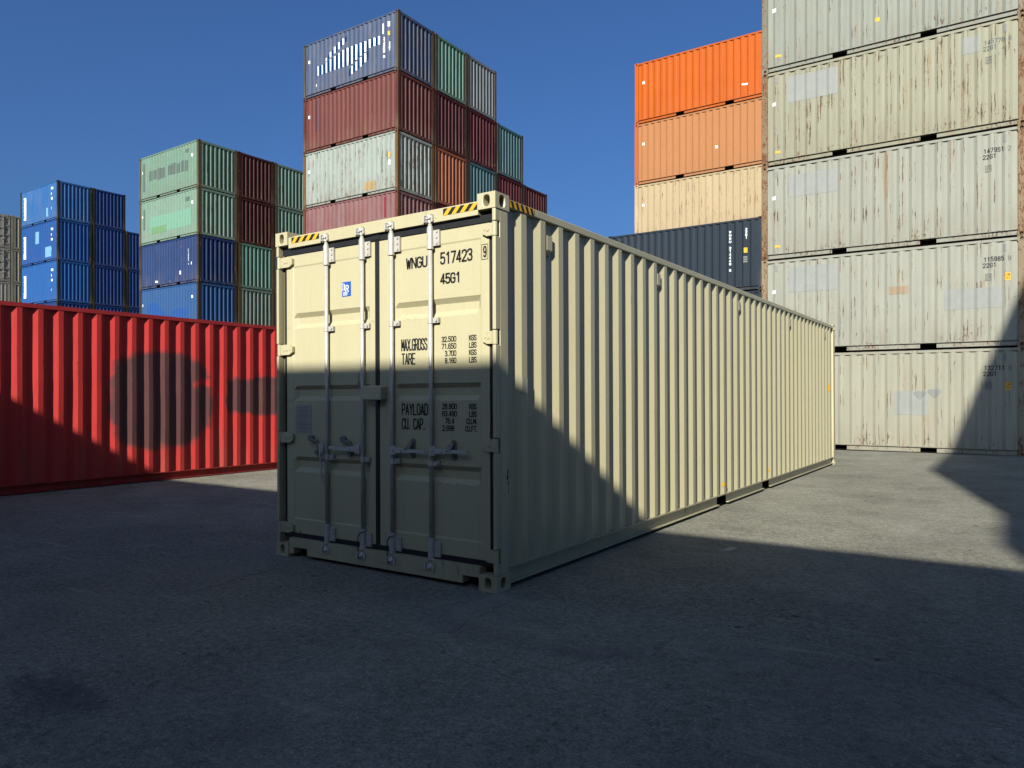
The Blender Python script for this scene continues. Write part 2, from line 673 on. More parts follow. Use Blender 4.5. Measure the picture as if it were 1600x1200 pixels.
def container(kit, label, loc, rotz=0.0, body=None, frame=None, rail=None, tilt=0.0, hidden=False, group=GROUP):
    if hidden:
        o = ob('shipping_container', kit.merged, body)
    else:
        o = bpy.data.objects.new('shipping_container', None)
        o.empty_display_size = .5
        COL.objects.link(o)
    o.location = loc
    o.rotation_mode = 'ZYX'
    o.rotation_euler = (0, 0, rotz)
    if tilt:
        from mathutils import Matrix
        o.rotation_mode = 'XYZ'
        o.rotation_euler = (Matrix.Rotation(tilt, 3, 'Y') @ Matrix.Rotation(rotz, 3, 'Z')).to_euler('XYZ')
    o['label'] = label
    o['category'] = 'container'
    o['group'] = group
    if not hidden:
        mm = {'body': body, 'frame': frame or body, 'rail': rail or frame or body, 'dark': M['dark']}
        for n, me, k in kit.parts:
            ob(n, me, mm[k], o)
    return o


def side_text(cont, kit, txt, x, z, w, h, gap, t, mat, sy=-1, name='lettering', vertical=False, off=.004):
    """lettering that follows the folds of the side wall, one object per character; x is measured from the picture-left end"""
    hx, hy = kit.L / 2, kit.W / 2
    cx, cz = x, z
    for ch in txt:
        if ch != ' ':
            b = MB()
            for q, lay in text_quads(ch, cx, cz, w, h, gap, t, .03):
                b.poly([((p[0] - hx), sy * (hy - kit.surf(p[0] - hx, p[1], sy) + off + .0003 * lay), p[1]) for p in q])
            ob(name, b.mesh(name), mat, cont)
        if vertical:
            cz -= h + gap
        else:
            cx += w * (.35 if ch == '.' else 1) + gap


def side_patch(cont, kit, fn, mat, sy=-1, name='painted_patch', off=.0045, slope_mat=None, step=None, ends=None):
    """thin paint layer or sticker following the folds. fn(x) -> list of (z0, z1), x from the left end"""
    b = MB()
    hx, hy = kit.L / 2, kit.W / 2
    pr = kit.prof
    for (xa, da), (xb, db) in zip(pr, pr[1:]):
        n = 3 if step is None else max(1, int((xb - xa) / step))
        for k in range(n):
            x0 = xa + (xb - xa) * k / n
            x1 = xa + (xb - xa) * (k + 1) / n
            d0 = da + (db - da) * k / n
            d1 = da + (db - da) * (k + 1) / n
            if ends and not (x1 + hx > ends[0] and x0 + hx < ends[1]):
                continue
            if ends:
                for e in ends:
                    if x0 + hx < e < x1 + hx:
                        f = (e - hx - x0) / (x1 - x0)
                        if e == ends[0]:
                            x0, d0 = e - hx, d0 + (d1 - d0) * f
                        else:
                            x1, d1 = e - hx, d0 + (d1 - d0) * f
            za, zb = fn(x0 + hx + 1e-4), fn(x1 + hx - 1e-4)
            mi = 1 if (slope_mat and d1 < d0 - 1e-4) else 0
            for (p0, p1), (q0, q1) in zip(za, zb):
                if p1 - p0 < 1e-3 and q1 - q0 < 1e-3:
                    continue
                lo, hi = min(p0, q0), max(p1, q1)
                cuts = [lo] + [kit.zb + (kit.zt - kit.zb) * r / 10 for r in range(11) if lo < kit.zb + (kit.zt - kit.zb) * r / 10 < hi] + [hi]
                for za0, za1 in zip(cuts, cuts[1:]):
                    a0, a1 = min(max(za0, p0), p1), max(min(za1, p1), p0)
                    c0, c1 = min(max(za0, q0), q1), max(min(za1, q1), q0)
                    if a1 - a0 < 1e-5 and c1 - c0 < 1e-5:
                        continue
                    b.poly([(x0, sy * (hy - kit.surf(x0, a0, sy) + off), a0), (x1, sy * (hy - kit.surf(x1, c0, sy) + off), c0),
                            (x1, sy * (hy - kit.surf(x1, c1, sy) + off), c1), (x0, sy * (hy - kit.surf(x0, a1, sy) + off), a1)], mi)
    if not b.f:
        return None
    if slope_mat:
        return ob(name, b.mesh(name, [mat, slope_mat]), None, cont)
    return ob(name, b.mesh(name), mat, cont)


def rect(z0, z1):
    return lambda x: [(z0, z1)]


# ------------------------------------------------------------------ shared materials
M['dark'] = plain('underfloor', (.012, .011, .010), .9)
M['black'] = plain('black_print', (.012, .012, .014), .55)
M['white'] = plain('white_print', (.70, .71, .70), .55)
M['yellow'] = plain('yellow_print', (.50, .27, .018), .55, spec=.2)
M['greyprint'] = plain('grey_print', (.075, .078, .078), .6)
M['palegrey'] = plain('pale_grey_touch_up', (.15, .155, .145), .6)
M['bluegrey'] = plain('bluegrey_touch_up', (.186, .192, .178), .65, spec=.1, var=.12, scale=5)
M['rubber'] = plain('rubber', (.010, .010, .011), .42, spec=.4)
M['zinc'] = plain('galvanised_steel', (.38, .365, .33), .45, .25, spec=.4, var=.2, scale=22)
M['iron'] = plain('dark_iron', (.15, .142, .13), .5, 0.0)

# ------------------------------------------------------------------ ground
def build_ground():
    k = NT('yard_surface')
    P = k.coord(0)
    x, y, z = k.xyz(k.raw)
    big = k.noise(P, .22, 4, .55)
    mid = k.noise(P, 1.1, 5, .6)
    grain = k.noise(P, 80, 3, .7)
    grit = k.noise(P, 24, 4, .7)
    drag = k.noise(k.vscale(P, (.7, 6.5, 1)), 1.0, 6, .66)
    tracks = k.noise(k.vscale(P, (2.6, .4, 1)), 1.0, 5, .6)
    f = k.math('MULTIPLY_ADD', k.math('SUBTRACT', big, .5), .8, 1.0)
    f = k.math('MULTIPLY_ADD', k.math('SUBTRACT', mid, .5), .75, f)
    f = k.math('MULTIPLY_ADD', k.math('SUBTRACT', grain, .5), 2.4, f)
    f = k.math('MULTIPLY_ADD', k.math('SUBTRACT', grit, .5), 1.7, f)
    f = k.math('MULTIPLY_ADD', k.math('SUBTRACT', tracks, .5), .25, f)
    g = k.t.nodes.new("ShaderNodeCombineColor")
    for i in range(3):
        k.t.links.new(f, g.inputs[i])
    col = k.mix(1.0, (.170, .164, .131), g.outputs[0], 'MULTIPLY')
    # worn, darker and paler areas of the surface with fairly clear outlines
    worn = k.noise(k.vscale(P, (.55, .8, 1)), 1.0, 7, .62)
    col = k.mix(k.math('MULTIPLY', k.step(worn, .50, .62), .26), col, (.085, .082, .078))
    worn2 = k.noise(k.vscale(P, (.9, .6, 1.3)), 1.7, 7, .62)
    col = k.mix(k.math('MULTIPLY', k.step(worn2, .56, .66), .16), col, (.30, .285, .235))
    # pale dust dragged across the yard
    col = k.mix(k.math('MULTIPLY', k.step(drag, .56, .74), .6), col, (.30, .285, .225))
    # rubbed-in tyre marks
    col = k.mix(k.math('MULTIPLY', k.step(k.noise(k.vscale(P, (1.0, 5.5, 1)), 1.0, 5, .65), .62, .74), .35), col, (.12, .118, .112))
    # oil stain near the camera, left
    dx = k.math('MULTIPLY', k.math('ADD', x, .62), 2.1)
    dy = k.math('MULTIPLY', k.math('ADD', y, 2.62), 4.2)
    d = k.math('SQRT', k.math('ADD', k.math('MULTIPLY', dx, dx), k.math('MULTIPLY', dy, dy)))
    d = k.math('MULTIPLY_ADD', k.math('SUBTRACT', k.noise(k.vscale(P, (1.3, 2.4, 1)), 1.0, 6, .65), .5), 3.6, d)
    col = k.mix(k.math('MULTIPLY', k.step(d, .35, 1.0, 1, 0), .55), col, (.07, .07, .07))
    # hairline joint running to the container corner
    jx = k.math('MULTIPLY_ADD', y, -.10, -2.02)
    jd = k.math('ABSOLUTE', k.math('ADD', k.math('SUBTRACT', x, jx), k.math('MULTIPLY', k.math('SUBTRACT', k.noise(P, 3.2, 4, .6), .5), .12)))
    line = k.math('MULTIPLY', k.math('MULTIPLY', k.step(jd, .003, .012, 1, 0), k.step(y, -.3, .3, 1, 0)), k.step(k.noise(P, 2.3, 4, .6), .42, .58))
    col = k.mix(k.math('MULTIPLY', line, .5), col, (.05, .05, .05))
    # wheel arc on the right
    ax = k.math('SUBTRACT', x, .55)
    ay = k.math('SUBTRACT', y, 1.1)
    ar = k.math('SQRT', k.math('ADD', k.math('MULTIPLY', ax, ax), k.math('MULTIPLY', ay, ay)))
    arc = k.math('MULTIPLY', k.step(k.math('ABSOLUTE', k.math('SUBTRACT', ar, 1.9)), .05, .16, 1, 0), k.step(mid, .4, .6))
    col = k.mix(k.math('MULTIPLY', arc, .3), col, (.10, .10, .10))
    # fine cracks
    vo = k.t.nodes.new("ShaderNodeTexVoronoi")
    vo.feature = 'DISTANCE_TO_EDGE'
    vo.inputs['Scale'].default_value = .42
    wp = k.t.nodes.new("ShaderNodeVectorMath")
    wp.operation = 'MULTIPLY_ADD'
    nz = k.t.nodes.new("ShaderNodeTexNoise")
    nz.inputs['Scale'].default_value = 2.2
    nz.inputs['Detail'].default_value = 6
    k.t.links.new(P, nz.inputs['Vector'])
    k.t.links.new(nz.outputs['Color'], wp.inputs[0])
    wp.inputs[1].default_value = (.55, .55, 0)
    k.t.links.new(P, wp.inputs[2])
    k.t.links.new(wp.outputs[0], vo.inputs['Vector'])
    crack = k.math('MULTIPLY', k.step(vo.outputs['Distance'], .0008, .0036, 1, 0), k.step(k.noise(P, .5, 3), .50, .60))
    col = k.mix(k.math('MULTIPLY', crack, .30), col, (.045, .045, .045))
    # spots of tar
    spot = k.step(k.noise(P, 7.5, 2, .4), .74, .77)
    col = k.mix(k.math('MULTIPLY', spot, .8), col, (.03, .03, .03))
    # pale grains of aggregate
    ag = k.step(k.noise(P, 48, 2, .5), .66, .74)
    col = k.mix(k.math('MULTIPLY', ag, .5), col, (.40, .39, .36))
    h = k.math('ADD', k.math('MULTIPLY', grain, .5), k.math('MULTIPLY', grit, .8))
    h = k.math('MULTIPLY_ADD', mid, 1.2, h)
    h = k.math('MULTIPLY_ADD', line, -1.5, h)
    h = k.math('MULTIPLY_ADD', crack, -.6, h)
    k.bump(h, .9, .016)
    m = k.finish(col, .9, 0, .08)
    b = MB()
    xs = [-260, -12.4, 3.6, 260]
    for a, c in zip(xs, xs[1:]):
        b.poly([(a, -200, G(a)), (c, -200, G(c)), (c, 320, G(c)), (a, 320, G(a))])
    o = ob('ground', b.mesh('ground'), m)
    o['kind'] = 'structure'
    o['label'] = 'dusty grey asphalt of the container yard'


build_ground()

# ------------------------------------------------------------------ the stacks
K20 = [Kit(6.058, 2.591, dent=.0045, seed=s, p0=.295) for s in range(4)]
K20S = K20[0]
H = 2.591
ST = 2.5


def MP(n, rgb, lit=2.9, **kw):
    return paint(n, tuple(v / lit for v in s2l(rgb)), **kw)


def col_mats(n, rgb, frame=None, **kw):
    fr = kw.pop('frust', kw.get('rust', .2) + .5)
    b = MP(n + '_paint', rgb, **kw)
    q = dict(kw)
    q.pop('drip', None)
    q.pop('patch', None)
    q['rust'] = min(1.0, kw.get('rust', .2) + .15)
    r = MP(n + '_rail', tuple(c * .96 for c in rgb), **q)
    f = MP(n + '_frame', frame or rgb, rust=fr, streak=.3, tone=.2, drip=.7,
           rustcol=((.06, .03, .018), (.15, .075, .035)))
    return b, f, r


RUSTF = (120, 95, 70)
def rust_runs(k, col):
    """rusty water that ran down from the top rail"""
    X, _, Z = k.xyz(k.raw)
    w = k.math('MULTIPLY', k.math('SUBTRACT', k.noise(k.vscale(k.raw, (5, 5, 1.4)), 1.0, 4), .5), .16)
    out = None
    for x0, wd, z0, a in ((.10, .055, .35, .75), (.02, .03, .9, .45), (-.55, .025, .6, .35), (.62, .02, 1.2, .3), (-1.6, .03, 1.0, .3), (1.5, .025, .8, .3)):
        m = k.step(k.math('ABSOLUTE', k.math('ADD', k.math('SUBTRACT', X, x0), w)), wd * .3, wd * 1.6, 1, 0)
        m = k.math('MULTIPLY', m, k.step(Z, z0, z0 + 1.3, .0, a))
        out = m if out is None else k.math('MAXIMUM', out, m)
    st = k.step(k.noise(k.vscale(k.raw, (40, 40, 1.5)), 1.0, 3), .3, .6)
    return k.mix(k.math('MULTIPLY', out, st), col, (.175, .105, .045))


C = {
    'r1': col_mats('pale_grey', (202, 199, 178), (188, 176, 150), frust=1.3, rust=.58, streak=.22, tone=.07, rough=.55),
    'r2': col_mats('light_grey', (199, 199, 183), (180, 160, 128), frust=1.5, rust=.66, streak=.22, tone=.07, rough=.55),
    'r3': col_mats('grey_white', (195, 196, 180), (172, 148, 112), frust=1.6, rust=.68, streak=.22, tone=.07, rough=.55, drip=.45, patch=rust_runs),
    'r4': col_mats('grey_yellow', (192, 190, 164), (168, 142, 106), frust=1.65, rust=.74, streak=.22, tone=.07, rough=.55, drip=.4),
    'r5': col_mats('cool_grey', (182, 186, 172), (158, 152, 132), frust=1.3, rust=.58, streak=.22, tone=.09, rough=.55),
    'o1': col_mats('bright_orange', (238, 112, 16), rust=.14, streak=.16, tone=.10, rough=.5),
    'o2': col_mats('faded_orange', (224, 152, 98), (222, 118, 60), rust=.25, streak=.08, tone=.06, rough=.6),
    'o3': col_mats('cream', (232, 206, 164), rust=.66, streak=.10, tone=.07, rough=.6),
    'd': col_mats('slate_blue', (54, 66, 79), rust=.05, streak=.12, tone=.08, rough=.45),
    'm_blue': col_mats('faded_blue', (90, 107, 142), (104, 94, 82), rust=.4, streak=.2, tone=.12, chalk=.25),
    'm_brown': col_mats('oxide_red', (134, 74, 68), (108, 64, 52), rust=.35, streak=.2, tone=.1),
    'm_white': col_mats('dirty_white', (196, 206, 196), (140, 104, 62), rust=.85, streak=.16, tone=.1, drip=.6),
    'm_pink': col_mats('faded_red', (166, 112, 110), (130, 80, 62), rust=.3, streak=.3, tone=.2, chalk=.3),
    'green': col_mats('sea_green', (120, 172, 150), (116, 96, 68), rust=.35, streak=.35, tone=.15, chalk=.2),
    'grey': col_mats('plain_grey', (160, 166, 168), (120, 112, 100), rust=.2, streak=.15),
    'maroon': col_mats('maroon', (104, 46, 48), (84, 58, 48), rust=.3, streak=.3, tone=.15),
    'maroon2': col_mats('dark_maroon', (112, 38, 48), (80, 54, 46), rust=.25, streak=.25, tone=.2),
    'orange': col_mats('salmon_orange', (204, 120, 84), (120, 84, 60), rust=.3, streak=.2),
    'teal': col_mats('teal_blue', (98, 140, 146), (96, 92, 84), rust=.3, streak=.25, tone=.15),
    'l_green': col_mats('pale_sea_green', (136, 174, 152), (116, 106, 80), rust=.5, streak=.2, tone=.1, chalk=.15),
    'l_green2': col_mats('mint_grey', (148, 184, 162), (116, 104, 78), rust=.5, streak=.2, tone=.1, chalk=.2),
    'l_navy': col_mats('navy', (52, 78, 132), (78, 66, 58), rust=.3, streak=.2, tone=.12),
    'l_blue': col_mats('mid_blue', (62, 108, 168), (78, 68, 60), rust=.2, streak=.15, tone=.1),
    'l_maroon': col_mats('red_brown', (100, 48, 45), (82, 54, 44), rust=.35, streak=.25, tone=.12),
    'l_sage': col_mats('grey_green', (146, 166, 150), (110, 94, 68), rust=.55, streak=.3, tone=.15),
    'b1': col_mats('sky_blue', (54, 122, 196), (62, 68, 64), rust=.2, streak=.14, tone=.10, chalk=.12),
    'b2': col_mats('strong_blue', (40, 100, 180), (60, 64, 60), rust=.12, streak=.08, tone=.08),
    'b3': col_mats('bright_blue', (46, 112, 192), (60, 64, 60), rust=.12, streak=.08, tone=.08),
    'b4': col_mats('deep_blue', (38, 76, 146), (56, 62, 60), rust=.12, streak=.1, tone=.1),
    'stone': col_mats('stone_grey', (194, 188, 172), (190, 184, 166), rust=.12, streak=.12, tone=.1),
    'hid': (plain('hidden_paint', (.10, .10, .11), .6), None, None),
}
hid = C['hid'][0]


def put(key, label, x_right, y_front, lev, z0, yaw=0.0, kit=None, hidden=False, h=H):
    """20-foot container with its long side to the camera; x_right, y_front = its near right corner"""
    kit = kit or K20[random.randrange(4)]
    cx = x_right - cos(yaw) * 3.029 - sin(yaw) * 1.219
    cy = y_front - sin(yaw) * 3.029 + cos(yaw) * 1.219
    if hidden:
        return container(kit, 'container at the foot of a stack, hidden behind nearer containers', (cx, cy, z0 + lev * h), yaw, hid, hidden=True, group=HID)
    b, f, r = C[key]
    cx += random.uniform(-.012, .012)                     # nobody stacks to the millimetre
    cy += random.uniform(-.012, .012)
    return container(kit, label, (cx, cy, z0 + lev * h), yaw + random.uniform(-.002, .002), b, f, r)


# --- tall grey stack on the right
YR = radians(.6)
KR2 = Kit(6.058, 2.591, dent=.011, seed=5, p0=.295)
kr = [K20[0], KR2, K20[2], K20[3], K20[1]]
RT = -.0045
RL = ['pale grey container standing on the ground at the right, numbered 132711 9',
      'light grey container numbered 115985 9, second up in the tall right stack',
      'grey white container with a rust run, numbered 147951 2, third up at right',
      'yellowish grey scratched container numbered 145776 6, fourth up at right',
      'cool grey container with a yellow sticker, cut off by the top of the picture']
RS = []
for i in range(5):
    RS.append(put('r%d' % (i + 1), RL[i], 3.328, 16.654, i, .004, YR, kr[i]))
nums = ['132711 9', '115985 9', '147951 2', '145776 6']
for i, c in enumerate(RS[:4]):
    k = kr[i]
    c0, cdig = nums[i].split()
    ink = M['black'] if i < 3 else M['greyprint']
    side_text(c, k, c0, 5.222, 2.055, .046, .098, .024, .017, ink)
    side_text(c, k, cdig, 5.708, 2.045, .046, .098, .024, .014, M['greyprint'])
    side_text(c, k, '22G1', 5.205, 1.912, .046, .098, .024, .017, ink)
    b = MB()
    for q in stroke_quads([(5.25, 1.60), (5.37, 1.60), (5.37, 1.755), (5.25, 1.755), (5.25, 1.60)], .010, .02):
        b.poly([(p[0] - k.L / 2, -(k.W / 2 - k.surf(p[0] - k.L / 2, p[1]) + .004), p[1]) for p in q])
    for t, zz in (('UC', 1.686), ('07', 1.615)):
        for q, l in text_quads(t, 5.272, zz, .030, .052, .022, .010, .015):
            b.poly([(p[0] - k.L / 2, -(k.W / 2 - k.surf(p[0] - k.L / 2, p[1]) + .0045), p[1]) for p in q])
    ob('stencil_mark', b.mesh('stencil_mark'), M['greyprint'], c)
    if i < 2:
        side_patch(c, k, rect(1.575, 1.755), M['yellow'], name='sticker', ends=(5.635, 5.75))
        side_text(c, k, 'LOW', 5.648, 1.685, .022, .045, .010, .008, M['black'], off=.0055)
        side_text(c, k, 'TST', 5.648, 1.605, .022, .045, .010, .008, M['black'], off=.0055)
    for e in ((5.60, 5.67), (.37, .44)):
        side_patch(c, k, rect(2.26, 2.43), M['palegrey'], name='vent_cover', ends=e, off=.008)
    side_patch(c, k, rect(1.66, 1.75), M['white'], name='sticker', ends=(.29, .38))
    side_patch(c, k, rect(.34, .40), M['yellow'], name='sticker', ends=(.36, .50))
side_patch(RS[4], kr[4], rect(.40, .46), M['yellow'], name='sticker', ends=(.36, .52))
side_patch(RS[4], kr[4], rect(.68, .78), M['yellow'], name='sticker', ends=(2.85, 2.96))
side_patch(RS[4], kr[4], rect(1.66, 1.76), M['white'], name='sticker', ends=(.28, .38))
# painted-over marks
side_patch(RS[0], kr[0], rect(.96, 1.56), M['bluegrey'], ends=(3.29, 4.05))
side_patch(RS[1], kr[1], rect(1.66, 2.36), M['bluegrey'], ends=(.72, 1.97))
side_patch(RS[1], kr[1], rect(.95, 1.44), M['bluegrey'], ends=(4.4, 5.6))
side_patch(RS[2], kr[2], rect(1.67, 2.27), M['bluegrey'], ends=(.72, 1.97))
side_patch(RS[3], kr[3], rect(1.66, 2.36), M['bluegrey'], ends=(.70, 1.97))
side_patch(RS[3], kr[3], rect(1.93, 2.33), M['bluegrey'], ends=(4.77, 5.13))
for cx, zt in ((3.86, 1.55), (4.18, 1.60)):          # two faded diamonds
    def dia(x, cx=cx, zt=zt):
        u = abs(x - cx) / .16
        return [] if u >= 1 else [(zt - .23 + u * .17, zt - max(0, u - .7) * .2)]
    side_patch(RS[0], kr[0], dia, M['palegrey'], ends=(cx - .16, cx + .16), off=.0062, name='faded_mark', step=.02)
rub = paint('rubbed_bare_patch', (.20, .15, .10), rust=.7, streak=.5, tone=.3)
side_patch(RS[1], kr[1], rect(1.42, 1.62), rub, name='rusty_patch', ends=(3.18, 3.62))
# --- orange stack, with the slate containers in front of it
OX, OY = -4.233, 24.66
for i in range(3):
    put(None, '', OX, OY, i, .03, hidden=True)
ol = {3: ('o3', 'cream container with rust streaks under the two orange ones'),
      4: ('o2', 'faded orange container in the middle of the orange stack'),
      5: ('o1', 'bright orange container on top of its stack against the sky')}
OC = {}
for i in (3, 4, 5):
    OC[i] = put(ol[i][0], ol[i][1], OX, OY, i, .03, kit=K20[i - 3])
    side_patch(OC[i], K20[i - 3], rect(1.66, 1.76), M['white'], name='sticker', ends=(.36, .46))
side_patch(OC[5], K20[2], rect(.62, .68), M['white'], name='sticker', ends=(4.55, 4.78))
side_patch(OC[4], K20[1], rect(.95, 1.05), M['white'], name='sticker', ends=(3.5, 3.6))
put(None, '', OX + .01, 22.16, 0, .01, hidden=True)
put('d', 'slate blue container only its top strip showing, under the slate one with white letters', OX + .01, 22.16, 1, .01, kit=K20[3])
dk = put('d', 'dark slate blue container with white vertical lettering, below the cream one', OX + .01, 22.16, 2, .01, kit=K20[0])
side_text(dk, K20[0], 'WNGU 214448 5', 4.86, 2.12, .055, .075, .040, .015, M['white'], vertical=True)
side_text(dk, K20[0], '22G1', 5.44, 2.16, .05, .07, .03, .014, M['white'], vertical=True)
side_patch(dk, K20[0], rect(1.36, 1.54), M['yellow'], name='sticker', ends=(5.38, 5.50))
for zz in (1.02, 1.10, 1.18):
    side_patch(dk, K20[0], rect(zz, zz + .05), M['palegrey'], name='small_print', ends=(5.36, 5.50))

# --- middle tall stack
MX, MY, MZ = -18.852, 19.222, -.03
MYAW = radians(.44)


def mput(key, label, j, lev, kit=None, hidden=False):
    return put(key, label, MX - sin(MYAW) * j * ST, MY + cos(MYAW) * j * ST, lev, MZ, MYAW, kit, hidden)


for j, n in ((0, 3), (1, 3), (2, 4), (3, 4), (4, 4)):
    for i in range(n):
        mput(None, '', j, i, hidden=True)
m3 = mput('m_pink', 'faded pinkish red container, lowest one showing above the cream container doors', 0, 3, K20[1])
m4 = mput('m_white', 'dirty white rust streaked container between pinkish and oxide red ones', 0, 4, K20[2])
m5 = mput('m_brown', 'oxide red container with its long side lit, under the blue top one', 0, 5, K20[3])
m6 = mput('m_blue', 'faded blue container with a large dark blue emblem on top of the tallest stack', 0, 6, K20[0])
mput('maroon2', 'maroon container end just above the cream container header, right of the pinkish one', 1, 3, K20[0])
mput('orange', 'salmon orange container end between the white and the teal ones', 1, 4, K20[1])
mput('maroon', 'maroon container end under the sea green top container', 1, 5, K20[2])
mput('green', 'sea green container end in the top row beside the blue one', 1, 6, K20[3])
mput('teal', 'teal container end between salmon orange and maroon ends, beneath maroon', 2, 4, K20[2])
mput('maroon2', 'maroon container end under the plain grey one', 2, 5, K20[1])
mput('grey', 'plain grey container end at the right of the top row', 2, 6, K20[0])
mput('maroon2', 'maroon container end under the teal one at the stepped right side', 3, 4, K20[3])
mput('teal', 'teal container end standing free as the right step of the tall stack', 3, 5, K20[0])
mput('maroon', 'dark red container end at the far right foot of the stepped stack', 4, 4, K20[2])

# emblem on the blue one: a broad bar with two hooked arms
emb = plain('emblem_blue', (.002, .020, .066), .24, spec=.32)
embw = plain('emblem_white', (.50, .60, .66), .5)


def emblem(x):
    u = (x - .95) / 4.1
    if u < 0 or u > 1:
        return []
    z0 = .82 + .0 * u
    z1 = 1.62
    if u < .0: return []
    lo = .92 if u < .55 else .92 + min(.45, (u - .55) * 1.6)
    hi = 1.72 if u > .45 else 1.72 - min(.35, (.45 - u) * 1.0)
    return [(lo, hi)]


def arm_top(x):
    if not 1.5 < x < 2.95: return []
    t = (x - 1.5) / 1.45
    return [(1.42 + .62 * t, 1.55 + .72 * t + .12 * sin(pi * t))]


def arm_low(x):
    if not 3.0 < x < 4.4: return []
    t = (x - 3.0) / 1.4
    return [(.40 + .55 * t - .05 * sin(pi * t), .72 + .62 * t)]


for fn, e in ((emblem, (.95, 5.0)), (arm_top, (1.52, 2.93)), (arm_low, (3.02, 4.3))):
    side_patch(m6, K20[0], fn, emb, name='emblem', step=.03, ends=e, off=.005 if fn is emblem else .0058)
side_text(m6, K20[0], '174208 8', 5.18, 1.52, .07, .085, .03, .02, M['white'], vertical=True)
side_patch(m6, K20[0], rect(1.75, 2.2), embw, name='painted_patch', ends=(5.14, 5.2))
side_text(m6, K20[0], '22G1', 5.50, 1.25, .06, .08, .025, .018, M['white'], vertical=True)
side_patch(m6, K20[0], rect(2.0, 2.22), M['white'], name='sticker', ends=(5.45, 5.55))
side_patch(m6, K20[0], rect(1.62, 1.80), M['yellow'], name='sticker', ends=(5.45, 5.55))
side_patch(m6, K20[0], rect(1.62, 1.76), M['white'], name='sticker', ends=(.38, .47))
side_patch(m6, K20[0], rect(.42, .55), M['white'], name='sticker', ends=(.88, .94))
drk = plain('old_maroon_patch', (.06, .018, .022), .55)
side_patch(m5, K20[3], rect(.95, 2.38), drk, ends=(.78, 1.08))
side_patch(m5, K20[3], rect(1.62, 1.76), M['white'], name='sticker', ends=(.36, .46))
side_text(m4, K20[2], '118265 4', 5.10, 1.70, .07, .085, .03, .016, M['greyprint'], vertical=True)
side_patch(m4, K20[2], rect(1.52, 1.72), M['yellow'], name='sticker', ends=(5.48, 5.60))
side_patch(m4, K20[2], rect(1.18, 1.38), M['white'], name='sticker', ends=(5.48, 5.60))
side_patch(m4, K20[2], rect(1.62, 1.76), M['white'], name='sticker', ends=(.36, .46))
rst = paint('bare_rusty_patch', (.24, .17, .075), rust=.6, streak=.4, tone=.3)
side_patch(m4, K20[2], rect(.24, .62), rst, ends=(4.05, 4.72))
dred = paint('dark_red_patch', (.13, .014, .020), rust=.1)
side_patch(m3, K20[1], rect(1.5, 2.4), dred, ends=(5.22, 5.34))

# --- green and blue stack on the left
LX, LY, LZ = -33.616, 19.334, -.10
LYAW = radians(-.73)


def lput(key, label, j, lev, kit=None, hidden=False):
    return put(key, label, LX - sin(LYAW) * j * ST, LY + cos(LYAW) * j * ST, lev, LZ, LYAW, kit, hidden)


for j, n in ((0, 2), (1, 2), (2, 4)):
    for i in range(n):
        lput(None, '', j, i, hidden=True)
l2 = lput('l_blue', 'mid blue container just above the red one, below the navy one', 0, 2, K20[0])
l3 = lput('l_navy', 'navy container with darker repainted squares below the two pale green ones', 0, 3, K20[1])
l4 = lput('l_green2', 'mint container with a brighter green painted panel, second from the top', 0, 4, K20[2])
l5 = lput('l_green', 'pale sea green container with grey painted-over lettering, top of the left middle stack', 0, 5, K20[3])
lput('l_sage', 'grey green container end beside the mid blue container, lowest showing', 1, 2, K20[2])
lput('green', 'sea green container end under the two red brown ends', 1, 3, K20[3])
lput('l_maroon', 'lower of two red brown container ends beside the pale green stack', 1, 4, K20[0])
lput('l_maroon', 'upper of two red brown container ends beside the pale green stack', 1, 5, K20[1])
lput('l_green', 'green container end just above the cream container top left corner', 2, 4, K20[2])
lput('l_green', 'green container end in the top row, left of the tallest stack', 2, 5, K20[3])
ggrey = plain('grey_overpaint', (.06, .08, .07), .6)
ggreen = plain('green_overpaint', (.10, .20, .145), .6)
glime = plain('lime_overpaint', (.085, .165, .08), .6)
dnavy = plain('blue_overpaint', (.012, .028, .085), .6)
dblue = plain('deep_blue_overpaint', (.010, .045, .16), .6)
x = 1.05
for w, g in ((.42, .08), (.35, .06), (.3, .06), (.4, .28), (.36, .06), (.4, .06), (.42, .06), (.3, .06), (.34, .06)):
    side_patch(l5, K20[3], rect(1.02 + random.random() * .1, 1.72 - random.random() * .12), ggrey, ends=(x, x + w))
    x += w + g
side_patch(l5, K20[3], rect(.55, 2.2), ggrey, ends=(.42, .68))
side_patch(l5, K20[3], rect(2.05, 2.25), ggrey, ends=(4.8, 5.15))
side_patch(l4, K20[2], rect(.6, 1.55), ggreen, ends=(1.2, 5.3))
side_patch(l4, K20[2], rect(.55, .95), glime, ends=(1.3, 2.9), off=.0065)
side_patch(l4, K20[2], rect(.9, 2.1), ggrey, ends=(.45, .66))
side_patch(l4, K20[2], rect(1.95, 2.2), ggrey, ends=(4.8, 5.2))
side_patch(l3, K20[1], rect(.98, 1.95), dnavy, ends=(.55, 1.6))
side_patch(l3, K20[1], rect(1.55, 2.0), dnavy, ends=(3.9, 4.55))
side_patch(l3, K20[1], rect(.35, .75), dnavy, ends=(2.9, 3.7))
side_patch(l3, K20[1], rect(.30, .40), M['white'], name='sticker', ends=(1.75, 1.95))
side_text(l3, K20[1], '170322 7', 5.05, 1.82, .08, .09, .03, .02, M['white'], vertical=True)
side_patch(l3, K20[1], rect(.55, .75), M['white'], name='sticker', ends=(4.2, 4.35))
side_patch(l3, K20[1], rect(1.0, 1.15), M['white'], name='sticker', ends=(5.3, 5.42))


def swoosh(x):
    t = (x - .8) / 4.3
    if not 0 < t < 1: return []
    return [(.1 + .15, 1.25 + .35 * sin(t * 9) * (t < .6) + .5 * max(0, .55 - t))]


